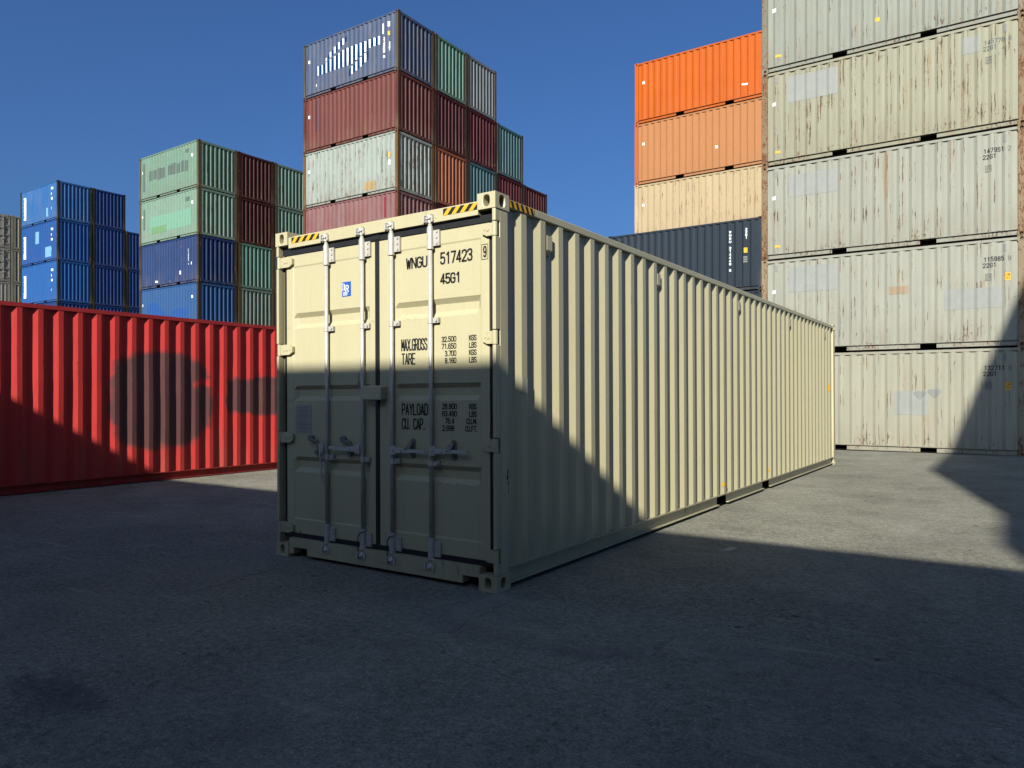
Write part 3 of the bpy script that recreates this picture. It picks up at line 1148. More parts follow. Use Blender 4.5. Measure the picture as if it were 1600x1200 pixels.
side_patch(l2, K20[0], swoosh, dblue, ends=(.82, 5.05), step=.05)
for lc, lk in ((l2, K20[0]), (l4, K20[2]), (l5, K20[3])):
    side_patch(lc, lk, rect(1.75, 1.9), M['white'], name='sticker', ends=(5.4, 5.5))
    side_patch(lc, lk, rect(1.6, 1.74), M['white'], name='sticker', ends=(.34, .42))

# --- blue stack further left
BX, BY = -54.149, 21.407
BYAW = radians(-.46)
KB1 = Kit(6.058, 2.776, dent=.005, seed=11, p0=.295)
KB2 = Kit(6.058, 2.983, dent=.005, seed=12, p0=.295)
zb3 = 17.08 - 2.776 - 2 * 2.983
bl = {(0, 5): ('b1', 'sky blue container with a white lettered bar, top of the blue stack'),
      (0, 4): ('b2', 'strong blue container with a white bar and a pale square, middle of the blue stack'),
      (0, 3): ('b3', 'bright blue container with a white bar, just above the red container'),
      (1, 5): ('b4', 'deep blue container end, top right of the blue stack'),
      (1, 4): ('b4', 'dented deep blue container end, middle row of the blue stack'),
      (1, 3): ('b4', 'deep blue container end, second column, just above the red container'),
      (2, 4): ('b4', 'narrow visible blue container end beside the green stack, upper one'),
      (2, 3): ('b4', 'narrow visible blue container end beside the green stack, lower one')}
BC = {}
for (j, lev), (key, lab) in bl.items():
    kt = KB1 if lev == 5 else KB2
    z = zb3 + (0, 2.983, 2 * 2.983)[lev - 3]
    BC[j, lev] = put(key, lab, BX - sin(BYAW) * j * ST, BY + j * ST, 0, z, BYAW, kt)
for j, lab in enumerate(('blue container whose top strip only shows over the red one, under the bright blue one',
                         'blue container end, top strip only, under the deep blue end over the red container',
                         'blue container end, top strip only, under the narrow blue end beside the green stack')):
    put('b4', lab, BX - sin(BYAW) * j * ST, BY + j * ST, 0, zb3 - 2.78, BYAW, KB1)
    for i in range(2):
        o = put(None, '', BX, BY + j * ST, 0, -.05 + i * 2.79, BYAW, KB1, hidden=True)
pale = plain('pale_blue_patch', (.10, .22, .40), .6)
for lev in (5, 4, 3):
    kt = KB1 if lev == 5 else KB2
    c = BC[0, lev]
    side_patch(c, kt, rect(.55, 2.25), M['white'], name='lettered_bar', ends=(.62, 1.0))
    side_text(c, kt, 'FLORE' if lev == 5 else 'LORN', .68, 1.9, .22, .2, .1, .05, C['b2'][0], vertical=True, off=.006)
    for z0, w in ((2.25, .3), (1.85, .15), (1.5, .22), (.8, .12)):
        side_patch(c, kt, rect(z0, z0 + .16), M['white'], name='sticker', ends=(5.0, 5.0 + w))
side_patch(BC[0, 4], KB2, rect(.35, 1.1), pale, ends=(4.1, 5.1))
side_patch(BC[0, 4], KB2, rect(1.5, 2.4), pale, ends=(2.6, 3.1))
side_patch(BC[0, 5], KB1, rect(.35, 1.0), pale, ends=(4.3, 4.6))

# --- far left stone grey stack, doors to the camera
class DoorKit(Kit):
    pass


def simple_doors(kit):
    """door end of a distant container: two grooved leaves, four rods with keepers"""
    hx, hy, Hh = kit.L / 2, kit.W / 2, kit.H
    out = []
    for sgn in (-1, 1):
        b = MB()
        y0, y1 = sgn * .02, sgn * (hy - .09)
        zs = [.20, .45, .75, .80, .90, .95, 1.35, 1.40, 1.50, 1.55, 1.95, 2.0, 2.1, 2.15, Hh - .18]
        ds = [.05, .05, .05, .09, .09, .05, .05, .09, .09, .05, .05, .09, .09, .05, .05]
        for a in range(len(zs) - 1):
            b.poly([(-hx + ds[a], y0, zs[a]), (-hx + ds[a], y1, zs[a]), (-hx + ds[a + 1], y1, zs[a + 1]), (-hx + ds[a + 1], y0, zs[a + 1])])
        rods = []
        for r in (.2, .75):
            q = MB()
            yy = sgn * r
            q.cyl((-hx + .02, yy, .1), (-hx + .02, yy, Hh - .1), .03, n=8)
            for z in (.25, .65, 1.0, 1.5, 2.0, 2.35):
                q.box(-hx - .01, -hx + .06, yy - .06, yy + .10, z, z + .09)
            rods.append(q.mesh('lock_rod'))
        hg = []
        for z in (.3, 1.0, 1.7, 2.3):
            q = MB()
            q.box(-hx, -hx + .05, sgn * (hy - .02), sgn * (hy - .25), z, z + .1)
            hg.append(q.mesh('hinge'))
        out.append((b.mesh('door'), rods, hg))
    q = MB()
    q.box(-hx + .006, -hx + .08, -hy + .163, hy - .163, Hh - .17, Hh - .02)
    q2 = MB()
    q2.box(-hx + .006, -hx + .08, -hy + .163, hy - .163, .03, .19)
    posts = []
    for sy in (-1, 1):
        p = MB()
        p.box(-hx + .005, -hx + .16, sy * (hy - .004), sy * (hy - .085), .119, Hh - .119)
        posts.append(p.mesh('corner_post'))
    return out, [q.mesh('end_rail'), q2.mesh('end_rail')], posts


KD = Kit(6.058, 2.591, dent=.003, seed=20, p0=.295, doors=True)
kd_doors, kd_rails, kd_posts = simple_doors(KD)
sb, sf, sr = C['stone']
SX, SYL, SZ = -61.0, 18.66, -.14
for i, lab in ((5, 'top stone grey container with lock rods on its doors, at the left edge'),
               (4, 'stone grey container with lock rods, below the topmost one at the left edge')):
    c = container(KD, lab, (SX - 3.029, SYL + 1.219, SZ + i * H), pi, sb, sf)
    for dm, rods, hg in kd_doors:
        d = ob('door', dm, sb, c)
        for r in rods:
            ob('lock_rod', r, sf, d)
        for r in hg:
            ob('hinge', r, sf, d)
    for r in kd_rails:
        ob('end_rail', r, sf, c)
    for r in kd_posts:
        ob('corner_post', r, sf, c)
container(K20[1], 'stone grey container with a ribbed end at the left edge, just above the red container', (SX - 3.029, SYL + 1.219, SZ + 3 * H), 0, sb, sf)
for i, lab in ((5, 'stone grey ribbed container end squeezed beside the blue stack, top'),
               (4, 'stone grey ribbed container end squeezed beside the blue stack, middle'),
               (3, 'stone grey ribbed container end squeezed beside the blue stack, bottom')):
    container(K20[i - 3], lab, (SX - 3.029, SYL + 1.219 + ST, SZ + i * H), 0, sb, sf)
for j in range(2):
    for i in range(3):
        container(K20[0], 'container at the foot of a stack, hidden behind nearer containers', (SX - 3.029, SYL + 1.219 + ST * j, SZ + i * H), 0, hid, hidden=True, group=HID)

# ------------------------------------------------------------------ the red container on the left
def red_patch(k, col):
    """grey-brown overpaint where a big round emblem and lettering were blotted out"""
    X = k.xyz(k.raw)[0]
    Z = k.xyz(k.raw)[2]
    wob = k.math('MULTIPLY', k.math('SUBTRACT', k.noise(k.raw, 3.6, 4), .5), .42)
    dx = k.math('DIVIDE', k.math('SUBTRACT', X, .86), .98)
    dz = k.math('DIVIDE', k.math('SUBTRACT', Z, 1.42), .88)
    d = k.math('SQRT', k.math('ADD', k.math('POWER', k.math('ABSOLUTE', dx), 2.6), k.math('POWER', k.math('ABSOLUTE', dz), 2.6)))
    a = k.step(k.math('ADD', d, wob), .86, 1.06, 1, 0)

    def bandmask(v, lo, hi, s=.05):
        return k.math('MULTIPLY', k.step(k.math('ADD', v, wob), lo - s, lo + s), k.step(k.math('ADD', v, wob), hi - s, hi + s, 1, 0))
    bar = k.math('MULTIPLY', bandmask(Z, 1.14, 1.84), bandmask(X, 2.1, 5.2))
    gap = k.math('MULTIPLY', bandmask(Z, 1.70, 1.80), bandmask(X, 1.5, 1.86))
    m = k.math('MAXIMUM', k.math('SUBTRACT', a, gap, clamp=True), bar)
    return k.mix(k.math('MULTIPLY', m, .95), col, (.070, .036, .036))


KRED = Kit(12.192, 2.896, pitch=.288, p0=.279, dent=.009, seed=31, fork=False)
red = paint('red_paint', (.375, .031, .028), rust=.42, streak=.18, tone=.14, rough=.5, patch=red_patch, spec=.15)
redf = paint('red_frame_paint', (.27, .024, .024), rust=.4, streak=.15, tone=.12, rough=.5)
RX = -9.13
container(KRED, 'bright red long container with a brown painted-over round emblem, on the ground',
          (RX - 1.219, -4.06 + 6.096, -.052), pi / 2, red, redf, group='long containers standing on the ground')

# ------------------------------------------------------------------ the cream container in the middle
ML, MW, MH = 12.192, 2.438, 2.896
KM = Kit(ML, MH, pitch=.277, p0=.279, dent=.0012, seed=40, doors=True)
cream = paint('cream_paint', (.338, .307, .192), rust=.05, streak=.075, tone=.05, rough=.33, spec=.5)
creamf = paint('cream_frame_paint', (.338, .307, .192), rust=.30, streak=.09, tone=.07, rough=.36, spec=.5)
TILT = -.005
main = container(KM, 'cream high container with closed double doors and lock rods, in the middle',
                 (-1.219, 6.096, .0055), pi / 2, cream, creamf, tilt=TILT, group='long containers standing on the ground')
for o in main.children:
    if o.name.split('.')[0] in ('corner_casting', 'top_rail', 'end_rail'):
        bv = o.modifiers.new('soft_edges', 'BEVEL')
        bv.width = .007
        bv.segments = 2
        bv.limit_method = 'ANGLE'
        bv.angle_limit = radians(50)

HX, HY = ML / 2, MW / 2


def F(s, z, d):
    """door-end point: s from picture-left, depth d behind the outermost plane"""
    return (-HX + d, HY - s, z)


def fbox(b, s0, s1, z0, z1, d0, d1, mi=0):
    b.box(-HX + d0, -HX + d1, HY - s0, HY - s1, z0, z1, mi)


def zl(s, z, d):
    """measured height on the outermost plane -> local height at depth d"""
    return z + d * (z - 1.43) / 4.32 - (.0177 - .005 * (2.438 - s))


def sl_(s, d):
    return s + d * (s - 2.438 - 3.065) / 4.32


# corner posts of the door end, notched for the hinge knuckles
HZ = [.255, 1.06, 1.845, 2.63]
for side in (0, 1):
    b = MB()
    S = (lambda s: s) if side == 0 else (lambda s: MW - s)
    fbox(b, S(.004), S(.034), .119, MH - .119, .062, .1645)     # outer channel web
    fbox(b, S(.0345), S(.090), .119, MH - .119, .125, .165)     # inner channel
    z = .119
    for hz in HZ + [None]:
        e = (hz - .055) if hz else MH - .119
        fbox(b, S(.004), S(.034), z, e, .005, .061)             # outer lip between the hinges
        if hz:
            z = hz + .055
    o = ob('corner_post', b.mesh('corner_post'), creamf, main)
    bv = o.modifiers.new('soft_edges', 'BEVEL')
    bv.width = .005
    bv.segments = 2
    bv.limit_method = 'ANGLE'

# header and sill
b = MB()
fbox(b, .164, MW - .164, 2.748, 2.842, .012, .10)
ob('header', b.mesh('header'), creamf, main)
b = MB()
fbox(b, .164, MW - .164, .092, .172, .010, .10)
fbox(b, .164, .222, .034, .0915, .010, .10)
fbox(b, .400, 2.118, .034, .0915, .010, .10)
ob('sill', b.mesh('sill'), creamf, main)
b = MB()
for s0, s1 in ((.222, .400), (2.118, 2.272)):                    # dark pockets behind the sill notches
    fbox(b, s0, s1, .034, .091, .098, .30)
ob('sill_pocket', b.mesh('sill_pocket'), M['dark'], main)

# rubber gaskets
b = MB()
fbox(b, .060, 2.378, 2.692, 2.746, .040, .10)
fbox(b, .060, 2.378, .1735, .214, .046, .10)
fbox(b, .060, .0905, .2145, 2.6915, .058, .10)
fbox(b, 2.3475, 2.378, .2145, 2.6915, .058, .10)
fbox(b, 1.196, 1.242, .2145, 2.6915, .046, .10)
fbox(b, 1.17, 1.262, 2.70, 2.757, .034, .0395)
o = ob('gasket', b.mesh('gasket'), M['rubber'], main)

# hazard tape
def tape(pt, vec_u, u0, u1, w0, w1, nrm, lean, n, up=(0, 0, 1)):
    """striped tape: dark strip with proud yellow bars. pt origin, u along, w up"""
    b = MB()
    pt, vu, nv, up = Vector(pt), Vector(vec_u), Vector(nrm), Vector(up)
    q = lambda u, w, e: pt + vu * u + up * w + nv * e
    b.poly([q(u0, w0, .0012), q(u1, w0, .0012), q(u1, w1, .0012), q(u0, w1, .0012)], 0)
    pitch = (u1 - u0) / n
    hgt = w1 - w0
    for k in range(-1, n + 1):
        a = u0 + k * pitch
        pts = [(a, w0), (a + pitch * .5, w0), (a + pitch * .5 + lean * hgt, w1), (a + lean * hgt, w1)]
        # clip to the strip
        def cl(ps, lim, keep_gt):
            out = []
            for i in range(len(ps)):
                p, r = ps[i], ps[(i + 1) % len(ps)]
                ip = p[0] >= lim if keep_gt else p[0] <= lim
                ir = r[0] >= lim if keep_gt else r[0] <= lim
                if ip: out.append(p)
                if ip != ir:
                    t = (lim - p[0]) / (r[0] - p[0])
                    out.append((lim, p[1] + t * (r[1] - p[1])))
            return out
        pts = cl(cl(pts, u0, True), u1, False) if pts else []
        if len(pts) >= 3:
            b.poly([q(p[0], p[1], .0026) for p in pts], 1)
    return b.mesh('hazard_tape', [M['black'], M['yellow']])


ob('hazard_tape', tape(F(0, 0, .012), (0, -1, 0), .205, .565, 2.786, 2.836, (-1, 0, 0), .9, 4), None, main)
ob('hazard_tape', tape(F(0, 0, .012), (0, -1, 0), 1.945, 2.268, 2.786, 2.838, (-1, 0, 0), .9, 4), None, main)
ob('hazard_tape', tape((-HX, -HY + .002, 0), (1, 0, 0), .185, .52, 2.816, 2.868, (0, -1, 0), -.5, 5), None, main)

# door leaves
ROWS = [(.214, 0), (.335, 0), (.350, 1), (.755, 1), (.795, 2), (.855, 2), (.893, 1),
        (1.388, 1), (1.428, 2), (1.486, 2), (1.522, 1), (2.030, 1), (2.070, 2), (2.128, 2), (2.168, 1),
        (2.575, 1), (2.588, 0), (2.691, 0)]
DD = (.050, .055, .086)


def leaf(s0, s1, sa, sb):
    b = MB()
    ss = [(s0, 0), (sa, 0), (sa + .008, 1), (sa + .045, 2), (sb - .045, 2), (sb - .008, 1), (sb, 0), (s1, 0)]
    grid = []
    for z, dk in ROWS:
        r = []
        for s, lim in ss:
            d = DD[min(dk, lim)]
            r.append(b.vert(F(s, z, d)))
        grid.append(r)
    for i in range(len(ROWS) - 1):
        for j in range(len(ss) - 1):
            b.face((grid[i][j], grid[i][j + 1], grid[i + 1][j + 1], grid[i + 1][j]))
    # returns round the edge
    n = len(ss)
    for i in range(len(ROWS) - 1):
        for j, s in ((0, s0), (n - 1, s1)):
            b.poly([F(s, ROWS[i][0], .05), F(s, ROWS[i + 1][0], .05), F(s, ROWS[i + 1][0], .095), F(s, ROWS[i][0], .095)])
    for z in (ROWS[0][0], ROWS[-1][0]):
        b.poly([F(s0, z, .05), F(s1, z, .05), F(s1, z, .095), F(s0, z, .095)])
    return b.mesh('door')


def door_patch(k, col):
    """dust and rub marks lying on the lower lips of the grooves"""
    z = k.xyz(k.raw)[2]
    P = k.raw
    n = k.noise(k.vscale(P, (8, 16, 60)), 1.0, 4, .7)
    m = None
    for zz in (.757, 1.39, 2.032):
        e = k.step(k.math('ABSOLUTE', k.math('SUBTRACT', z, zz)), .004, .022, 1, 0)
        m = e if m is None else k.math('MAXIMUM', m, e)
    n2 = k.noise(k.vscale(P, (1, 2.2, 1)), 1.0, 3)
    m = k.math('MULTIPLY', k.math('MULTIPLY', m, k.step(n, .52, .66)), k.step(n2, .48, .62))
    col = k.mix(k.math('MULTIPLY', m, .7), col, (.055, .05, .04))
    run = k.step(k.noise(k.vscale(P, (8, 26, .9)), 1.0, 5, .65), .57, .74)
    run = k.math('MULTIPLY', run, k.step(k.noise(k.vscale(P, (1, 3, .8)), 1.0, 3), .42, .62))
    col = k.mix(k.math('MULTIPLY', run, .32), col, (.15, .125, .075))
    scuff = k.math('MULTIPLY', k.step(k.noise(k.vscale(P, (6, 16, 16)), 1.0, 6, .7), .66, .70), k.step(z, .3, 1.9, 1, .2))
    return k.mix(k.math('MULTIPLY', scuff, .5), col, (.10, .09, .07))


doorp = paint('cream_door_paint', (.338, .307, .192), rust=.03, streak=.06, tone=.035, rough=.42, spec=.42, patch=door_patch)
doorL = ob('door', leaf(.092, 1.195, .177, 1.132), doorp, main, 'left door leaf with a blue sticker and a grey data plate')
doorR = ob('door', leaf(1.243, 2.346, 1.402, 2.272), doorp, main, 'right door leaf with black numbers and weights')

# hinges
for side in (0, 1):
    S = (lambda s: s) if side == 0 else (lambda s: MW - s)
    for hz in HZ:
        b = MB()
        e = .196 if side == 0 else .142
        pts = [(.046, .046), (e - .045, .046), (e, .026), (e, -.022), (e - .045, -.046), (.046, -.046)]
        b.prism([F(S(p[0]), hz + p[1], .022) for p in pts], (.026, 0, 0))
        b.cyl(F(S(.024), hz - .050, .026), F(S(.024), hz + .050, .026), .0205, n=14)
        b.box(-HX + .020, -HX + .042, HY - S(.026), HY - S(.06), hz - .040, hz + .040)
        for q in ((.09, .125) if side == 0 else (.085,)):
            b.cyl(F(S(q), hz, .0215), F(S(q), hz, .017), .016, .012, n=8)
        b.cyl(F(S(e - .028), hz + .002, .0215), F(S(e - .028), hz + .002, .018), .009, .007, n=8)
        o = ob('hinge', b.mesh('hinge'), creamf, doorL if side == 0 else doorR)

# lock rods and their fittings
RODS = [(.640, 0), (1.069, 0), (1.398, 1), (1.805, 1)]
DR = .026
for s, dr in RODS:
    dd = (doorL, doorR)[dr]
    b = MB()
    b.cyl(F(s, .13, DR), F(s, 2.77, DR), .0168, n=16)
    rod = ob('lock_rod', b.mesh('lock_rod', smooth=False), M['zinc'], dd)
    for f in rod.data.polygons:
        f.use_smooth = len(f.vertices) == 4
    # long bearing brackets at the top and the bottom
    for z0, z1 in ((2.562, 2.712), (.178, .322)):
        b = MB()
        b.cyl(F(s, z0, DR), F(s, z1, DR), .027, n=14)
        b.cyl(F(s, z0 - .012, DR), F(s, z0 + .004, DR), .030, n=14)
        b.cyl(F(s, z1 - .004, DR), F(s, z1 + .012, DR), .024, n=14)
        fbox(b, s + .02, s + .085, z0 + .012, z1 - .018, .030, .0485)
        fbox(b, s - .035, s - .018, z0 + .012, z1 - .018, .034, .0485)
        for q in (.03, .075, .118):
            b.cyl(F(s + .062, z0 + q, .030), F(s + .062, z0 + q, .022), .009, n=6)
        ob('rod_bracket', b.mesh('rod_bracket'), M['zinc'], dd)
    for zc in (2.003, .905):
        b = MB()
        b.cyl(F(s, zc - .022, DR), F(s, zc + .022, DR), .0225, n=14)
        fbox(b, s - .024, s + .075, zc - .020, zc + .020, .028, .0485)
        b.cyl(F(s + .055, zc, .028), F(s + .055, zc, .018), .012, n=6)
        ob('rod_bracket', b.mesh('rod_bracket'), M['zinc'], dd)
    # cams biting into the keepers
    for zc, up in ((2.782, 1), (.116, -1)):
        b = MB()
        b.cyl(F(s, zc - .030 * up, DR - .003), F(s, zc + .020 * up, DR - .003), .020, n=10)
        fbox(b, s - .052, s - .034, zc - .026, zc + .026, -.004, .014)
        fbox(b, s + .030, s + .048, zc - .028, zc + .024, -.004, .014)
        b.prism([F(s - .034, zc + .016, .006), F(s - .006, zc + .030, -.006), F(s + .028, zc + .018, .006), F(s + .018, zc - .004, -.008), F(s - .020, zc - .006, -.006)], (.012, 0, 0))
        b.prism([F(s - .046, zc - .024, .004), F(s - .012, zc - .008, -.006), F(s + .004, zc - .030, 0)], (.014, 0, 0))
        b.prism([F(s + .010, zc - .008, -.006), F(s + .052, zc - .020, 0), F(s + .022, zc - .034, .004)], (.014, 0, 0))
        b.cyl(F(s - .026, zc + .024, .004), F(s - .026, zc + .034, .004), .008, n=6)
        b.cyl(F(s + .022, zc + .020, .002), F(s + .034, zc + .034, .002), .008, n=6)
        ob('cam_keeper', b.mesh('cam_keeper'), M['zinc'], dd)

# handles: right-hand leaf closed to the right, the second rod to the left, the first hanging down
def handle(s, dirn, z, dd, hang=False):
    b = MB()
    fbox(b, s - .026, s + .026, z - .036, z + .036, -.004, .008)
    b.cyl(F(s, z, -.004), F(s, z, -.010), .012, n=8)
    if hang:
        b.prism([F(s - .016, z - .02, .006), F(s + .004, z - .02, .006), F(s + .002, z - .16, .006), F(s - .010, z - .16, .006)], (-.010, 0, 0))
        b.prism([F(s - .018, z - .15, .004), F(s + .008, z - .15, .004), F(s + .004, z - .29, .004), F(s - .016, z - .29, .004)], (-.009, 0, 0))
        b.cyl(F(s - .004, z - .05, .008), F(s - .004, z - .05, -.012), .012, n=8)
    else:
        x0, x1, x2 = s + dirn * .026, s + dirn * .16, s + dirn * .335
        b.prism([F(x0, z + .024, .004), F(x1, z + .013, .004), F(x1, z - .013, .004), F(x0, z - .024, .004)], (-.010, 0, 0))
        b.prism([F(x1, z + .013, .002), F(x2, z + .015, .002), F(x2, z - .012, .002), F(x1, z - .013, .002)], (-.008, 0, 0))
        b.cyl(F(s + dirn * .09, z, -.004), F(s + dirn * .09, z, -.012), .010, n=8)
    ob('handle', b.mesh('handle'), M['zinc'], dd)


handle(1.430, 1, .994, doorR)
handle(1.838, 1, 1.004, doorR)
handle(1.030, -1, .988, doorL)
handle(.592, 1, .985, doorL, hang=True)
for s, dd, kind in ((1.600, doorR, 0), (2.012, doorR, 0), (.905, doorL, 1), (.505, doorL, 1)):
    zc = 1.012
    b = MB()
    if kind == 0:
        pts = []
        for k in range(16):
            a = 2 * pi * k / 16
            pts.append(F(s + .024 * cos(a), zc + (.055 if sin(a) > 0 else -.055) + .024 * sin(a), .044))
        b.prism(pts, (.008, 0, 0))
        b.cyl(F(s, zc + .058, .044), F(s, zc + .058, .034), .014, n=8)
        b.cyl(F(s, zc - .058, .044), F(s, zc - .058, .034), .014, n=8)
        b.prism([F(s - .03, zc + .045, .03), F(s + .014, zc + .05, .03), F(s + .01, zc - .002, -.012), F(s - .045, zc - .01, -.012)], (.010, 0, 0))
        ob('handle_catch', b.mesh('handle_catch'), M['iron'], dd)
    else:
        b.cyl(F(s - .07, zc + .050, .05), F(s - .07, zc + .050, .010), .026, n=12)
        b.tube([F(s - .06, zc + .045, .022), F(s - .02, zc + .028, .02), F(s + .022, zc + .026, .022), F(s + .030, zc - .005, .022), F(s + .026, zc - .060, .026)], .011, 8)
        b.cyl(F(s + .004, zc - .070, .05), F(s + .004, zc - .070, .018), .022, n=10)
        ob('handle_catch', b.mesh('handle_catch'), M['iron'], dd)
# seal cables on two bottom brackets
for s, dd in ((1.069, doorL), (1.398, doorR)):
    b = MB()
    b.tube([F(s + .03, .312, .012), F(s - .004, .300, -.006), F(s - .034, .262, .0), F(s - .040, .180, .004), F(s - .038, .12, .004), F(s - .02, .09, .0)], .0045, 6)
    ob('seal_cable', b.mesh('seal_cable'), M['rubber'], dd)

# lock box
b = MB()
pts = [(1.120, 1.500), (1.128, 1.510), (1.318, 1.508), (1.326, 1.498), (1.326, 1.400), (1.316, 1.392), (1.130, 1.396), (1.120, 1.406)]
b.prism([F(p[0], p[1], -.028) for p in pts], (.078, 0, 0))
lb = ob('lock_box', b.mesh('lock_box'), creamf, doorR)
bv = lb.modifiers.new('soft_edges', 'BEVEL')
bv.width = .008
bv.segments = 2
bv.limit_method = 'ANGLE'
b = MB()
b.cyl(F(1.298, 1.425, -.028), F(1.298, 1.425, -.034), .013, n=12)
b.box(-HX + .02, -HX + .05, HY - 1.185, HY - 1.225, 1.362, 1.392)
ob('lock_cylinder', b.mesh('lock_cylinder'), M['zinc'], doorR)

# data plate, class sticker
csc = plain('data_plate_metal', (.26, .25, .225), .5, 0.0)
b = MB()
fbox(b, .207, .408, 1.100, 1.350, .0515, .0545)
pl = ob('data_plate', b.mesh('data_plate'), csc, doorL)
b = MB()
zz = 1.332
for w, st in ((.14, .016), (.10, .014), (.12, .022), (.17, .016), (.17, .020), (.08, .016), (.16, .014), (.16, .020), (.12, .014), (.17, .016), (.10, .014)):
    fbox(b, .305 - w / 2, .305 + w / 2, zz - .007, zz - .002, .0502, .0514)
    zz -= st + .004
for a in ((.207, .408, 1.255, 1.2565), (.207, .408, 1.175, 1.1765)):
    fbox(b, a[0], a[1], a[2], a[3], .0502, .0514)
ob('engraving', b.mesh('engraving'), M['iron'], pl)
lrb = plain('sticker_blue', (.016, .07, .27), .45)
s0, s1, z0, z1 = .802, .908, 2.268, 2.392
b = MB()
fbox(b, s0, s1, z0, z1, .0535, .0548)
st = ob('class_sticker', b.mesh('class_sticker'), lrb, doorL)
b = MB()


def ftext(b, txt, s, z, w, h, gap, t, d=.0530, step=None):
    for q, lay in text_quads(txt, s, z, w, h, gap, t, step):
        b.poly([F(p[0], p[1], d - .0002 * lay) for p in q])


ftext(b, 'L', s0 + .030, z0 + .052, .020, .052, 0, .007)
ftext(b, 'R', s0 + .046, z0 + .040, .030, .052, 0, .007)
for k in range(4):
    fbox(b, s0 + .012, s0 + .060 + .012 * (k % 2), z0 + .010 + k * .008, z0 + .013 + k * .008, .0525, .0533)
for k in range(7):
    fbox(b, s0 + .007, s0 + .015, z0 + .050 + k * .010, z0 + .056 + k * .010, .0525, .0533)
ob('emblem', b.mesh('emblem'), M['white'], st)

# lettering on the right leaf, placed from its measured corners
DL = .0545


def fit(txt, sL, sR, zB, zT, weight=.012, name='lettering', d=DL):
    """letters filling the measured box (picture plane) exactly"""
    a, c = sl_(sL, d), sl_(sR, d)
    lo, hi = zl(sL, zB, d), zl(sL, zT, d)
    n = sum(.35 if ch == '.' else 1 for ch in txt)
    g = .34                                     # gap as a share of a letter
    w = (c - a - weight) / (n + g * (len(txt) - 1))
    x = a + weight / 2
    for ch in txt:
        if ch != ' ':
            b = MB()
            ftext(b, ch, x, lo + weight / 2, w, hi - lo - weight, 0, weight, d - .0006)
            ob(name, b.mesh(name), M['black'], doorR)
        x += w * (.35 if ch == '.' else 1) + w * g


fit('WNGU', 1.578, 1.799, 2.425, 2.516, .0145)
fit('517423', 1.923, 2.233, 2.428, 2.524, .0145)
fit('9', 2.328, 2.360, 2.441, 2.527, .0115, d=.0495)
a, c, lo, hi = sl_(2.316, .05), sl_(2.371, .05), zl(2.3, 2.429, .05), zl(2.3, 2.537, .05)
b = MB()
for q in stroke_quads([(a, lo), (c, lo), (c, hi), (a, hi), (a, lo)], .0045):
    b.poly([F(p[0], p[1], .0488) for p in q])
ob('lettering', b.mesh('lettering'), M['black'], doorR)
fit('45G1', 1.923, 2.122, 2.279, 2.363, .0145)
fit('MAX.GROSS', 1.524, 1.796, 1.787, 1.884, .0115)
fit('TARE', 1.527, 1.673, 1.680, 1.772, .0115)
for txt, u, zB in (('32.500', 'KGS', 1.842), ('71.650', 'LBS', 1.789), ('3.700', 'KGS', 1.735), ('8.160', 'LBS', 1.681)):
    fit(txt, 1.934 if len(txt) == 6 else 1.966, 2.077, zB, zB + .044, .0075)
    fit(u, 2.195, 2.266, zB + .001, zB + .045, .0075)
fit('PAYLOAD', 1.527, 1.801, 1.286, 1.379, .0115)
fit('CU. CAP.', 1.527, 1.768, 1.174, 1.265, .0115)
for txt, u, zB, uL, r in (('28.800', 'KGS', 1.337, 2.195, 2.081), ('63.490', 'LBS', 1.282, 2.195, 2.081), ('76.4', 'CU.M.', 1.228, 2.168, 2.057), ('2.698', 'CU.FT.', 1.173, 2.157, 2.057)):
    fit(txt, {6: 1.938, 4: 1.966, 5: 1.938}[len(txt)], r, zB, zB + .044, .0075)
    fit(u, uL, 2.265 if len(u) < 4 else 2.272, zB, zB + .044, .0075)
# scribbled marks on the left leaf
b = MB()
for pts in ([(.985, 1.600), (.992, 1.570), (1.006, 1.592), (1.000, 1.625)], [(.990, 1.556), (1.004, 1.560), (.996, 1.535), (1.010, 1.540), (1.008, 1.520), (.994, 1.526), (.990, 1.548)],
            [(.996, 1.640), (1.004, 1.610)]):
    for q in stroke_quads(pts, .004):
        b.poly([F(p[0], p[1], .0535) for p in q])
ob('scribble', b.mesh('scribble'), M['black'], doorL)

# vents along the lit side
for yv in (.765, 2.981, 5.751, 8.521, 11.28):
    xx = -HX + yv
    b = MB()
    o0 = -HY + .008
    i0 = -HY + .041
    prof = [(2.565, i0), (2.590, o0), (2.705, o0), (2.712, i0)]
    b.prism([(xx - .040, p[1], p[0]) for p in prof], (.080, 0, 0))
    b.cyl((xx - .02, i0, 2.735), (xx - .02, i0 - .012, 2.735), .009, n=6)
    b.cyl((xx + .02, i0, 2.545), (xx + .02, i0 - .012, 2.545), .009, n=6)
    ob('vent', b.mesh('vent'), creamf, main)
side_patch(main, KM, rect(.265, .305), M['yellow'], name='sticker', ends=(5.02, 5.13))
side_patch(main, KM, rect(.270, .310), M['yellow'], name='sticker', ends=(7.12, 7.24))
grl = plain('clear_label', (.30, .29, .22), .35)
side_patch(main, KM, rect(1.44, 1.56), grl, name='sticker', ends=(.335, .425))
side_text(main, KM, 'C', .372, 1.47, .03, .07, .02, .006, M['black'])


def tri(x):
    u = abs(x - 11.63) / .11
    return [] if u > 1 else [(1.53, 1.53 + .19 * (1 - u) + .002)]


side_patch(main, KM, tri, M['yellow'], name='sticker', ends=(11.53, 11.73), step=.02)
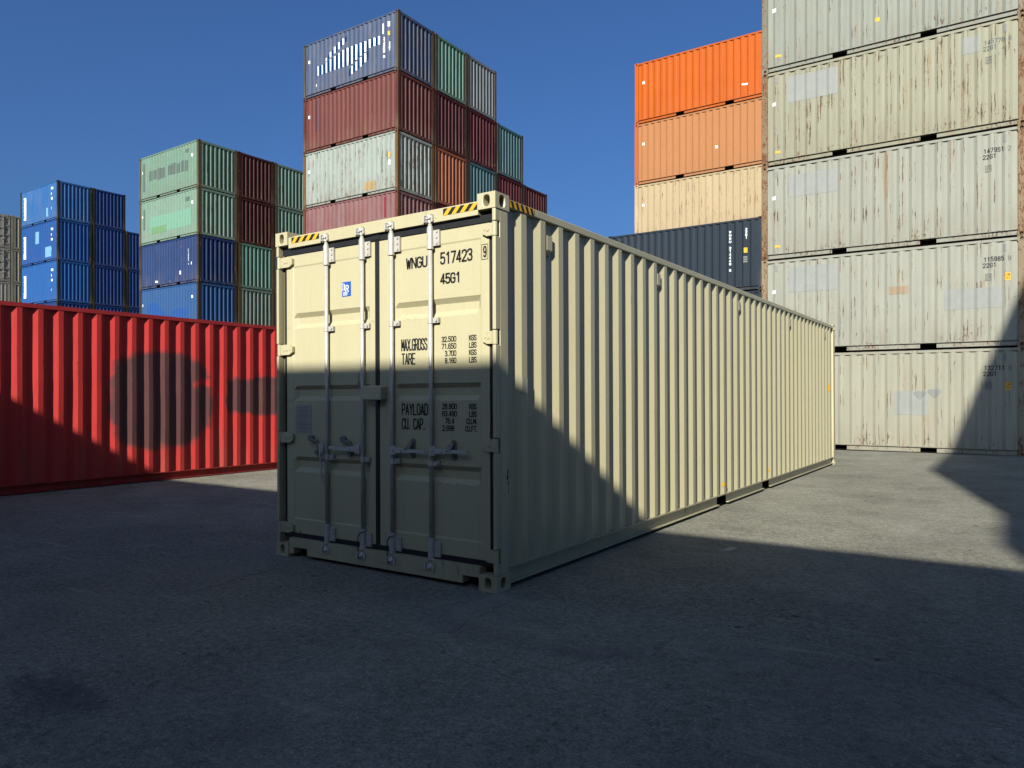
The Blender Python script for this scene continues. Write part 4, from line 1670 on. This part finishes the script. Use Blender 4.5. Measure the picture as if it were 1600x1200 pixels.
# chipped paint on the near corner post
chip = plain('bare_steel_scar', (.03, .022, .016), .8)
b = MB()
random.seed(3)
for (x0, z0, w, h) in ((.150, .86, .020, .05), (.146, .82, .024, .05), (.155, .78, .014, .05), (.158, .72, .006, .07), (.10, .70, .006, .012), (.115, .69, .005, .015), (.09, .715, .008, .008)):
    pts = []
    for k in range(9):
        a = 2 * pi * k / 9
        r = .6 + .4 * random.random()
        pts.append((-HX + x0 + cos(a) * r * w / 2, -HY + .0028, z0 + sin(a) * r * h / 2))
    b.poly(pts)
ob('paint_scar', b.mesh('paint_scar'), chip, main)

# ------------------------------------------------------------------ rows behind the camera that throw the big shadows
K40 = Kit(12.192, 2.591, fork=False)
SHD = 'containers stacked behind the camera'
SL = 'long container in the rows behind the camera, out of the picture'
sh = plain('row_paint', (.74, .71, .63), .6)  # pale tone raised so the unseen rows bounce light into the shaded doors
yF = -10.42 - 1.219
XF = 7.28
for i in range(3):
    container(K40, SL, (XF - 6.096, yF, i * H), 0, sh, hidden=True, group=SHD)
    container(K20[0], SL, (XF - 12.24 - 3.029, yF, i * H), 0, sh, hidden=True, group=SHD)
for i in range(6):
    container(K40, SL, (7.50 + 1.219, -14.9 + 6.096, i * H), pi / 2, sh, hidden=True, group=SHD)
for i in range(5):
    container(K20[0], SL, (7.74 + 3.029, -18.15 + 1.219, i * H), 0, sh, hidden=True, group=SHD)

# ------------------------------------------------------------------ litter on the ground
b = MB()
b.prism([(.86, 2.36, 0), (.93, 2.35, 0), (.955, 2.52, 0), (.885, 2.535, 0)], (0, 0, .006))
o = ob('paper_scrap', b.mesh('paper_scrap'), plain('old_paper', (.27, .265, .23), .8))
o.location = (0, 0, G(.9) + .001)
o['label'] = 'small pale scrap of paper lying on the shaded asphalt beside the cream container'
o['category'] = 'litter'
# loose stones, too many and small to count
b = MB()
random.seed(11)
for k in range(420):
    r = 1.0 + 11 * random.random() ** 1.4
    a = random.uniform(-.55, 1.35)
    cx, cy = 3.065 - sin(a) * r, -4.321 + cos(a) * r
    if -2.5 < cx < .06 and -.06 < cy < 12.3: continue
    if cx < -8.9: continue
    s = .003 + .007 * random.random() ** 3
    p = [(cx + s * cos(t) * random.uniform(.6, 1.2), cy + s * sin(t) * random.uniform(.6, 1.2), G(cx) - .001) for t in (0, 1.3, 2.6, 3.9, 5.2)]
    t = b.vert((cx, cy, G(cx) + s * .9))
    q = [b.vert(v) for v in p]
    for i in range(5):
        b.face((q[i], q[(i + 1) % 5], t))
o = ob('gravel', b.mesh('gravel'), plain('stone_grey_chips', (.22, .21, .19), .85, var=.5, scale=3))
o['kind'] = 'stuff'
o['label'] = 'loose stones and grit scattered on the asphalt'
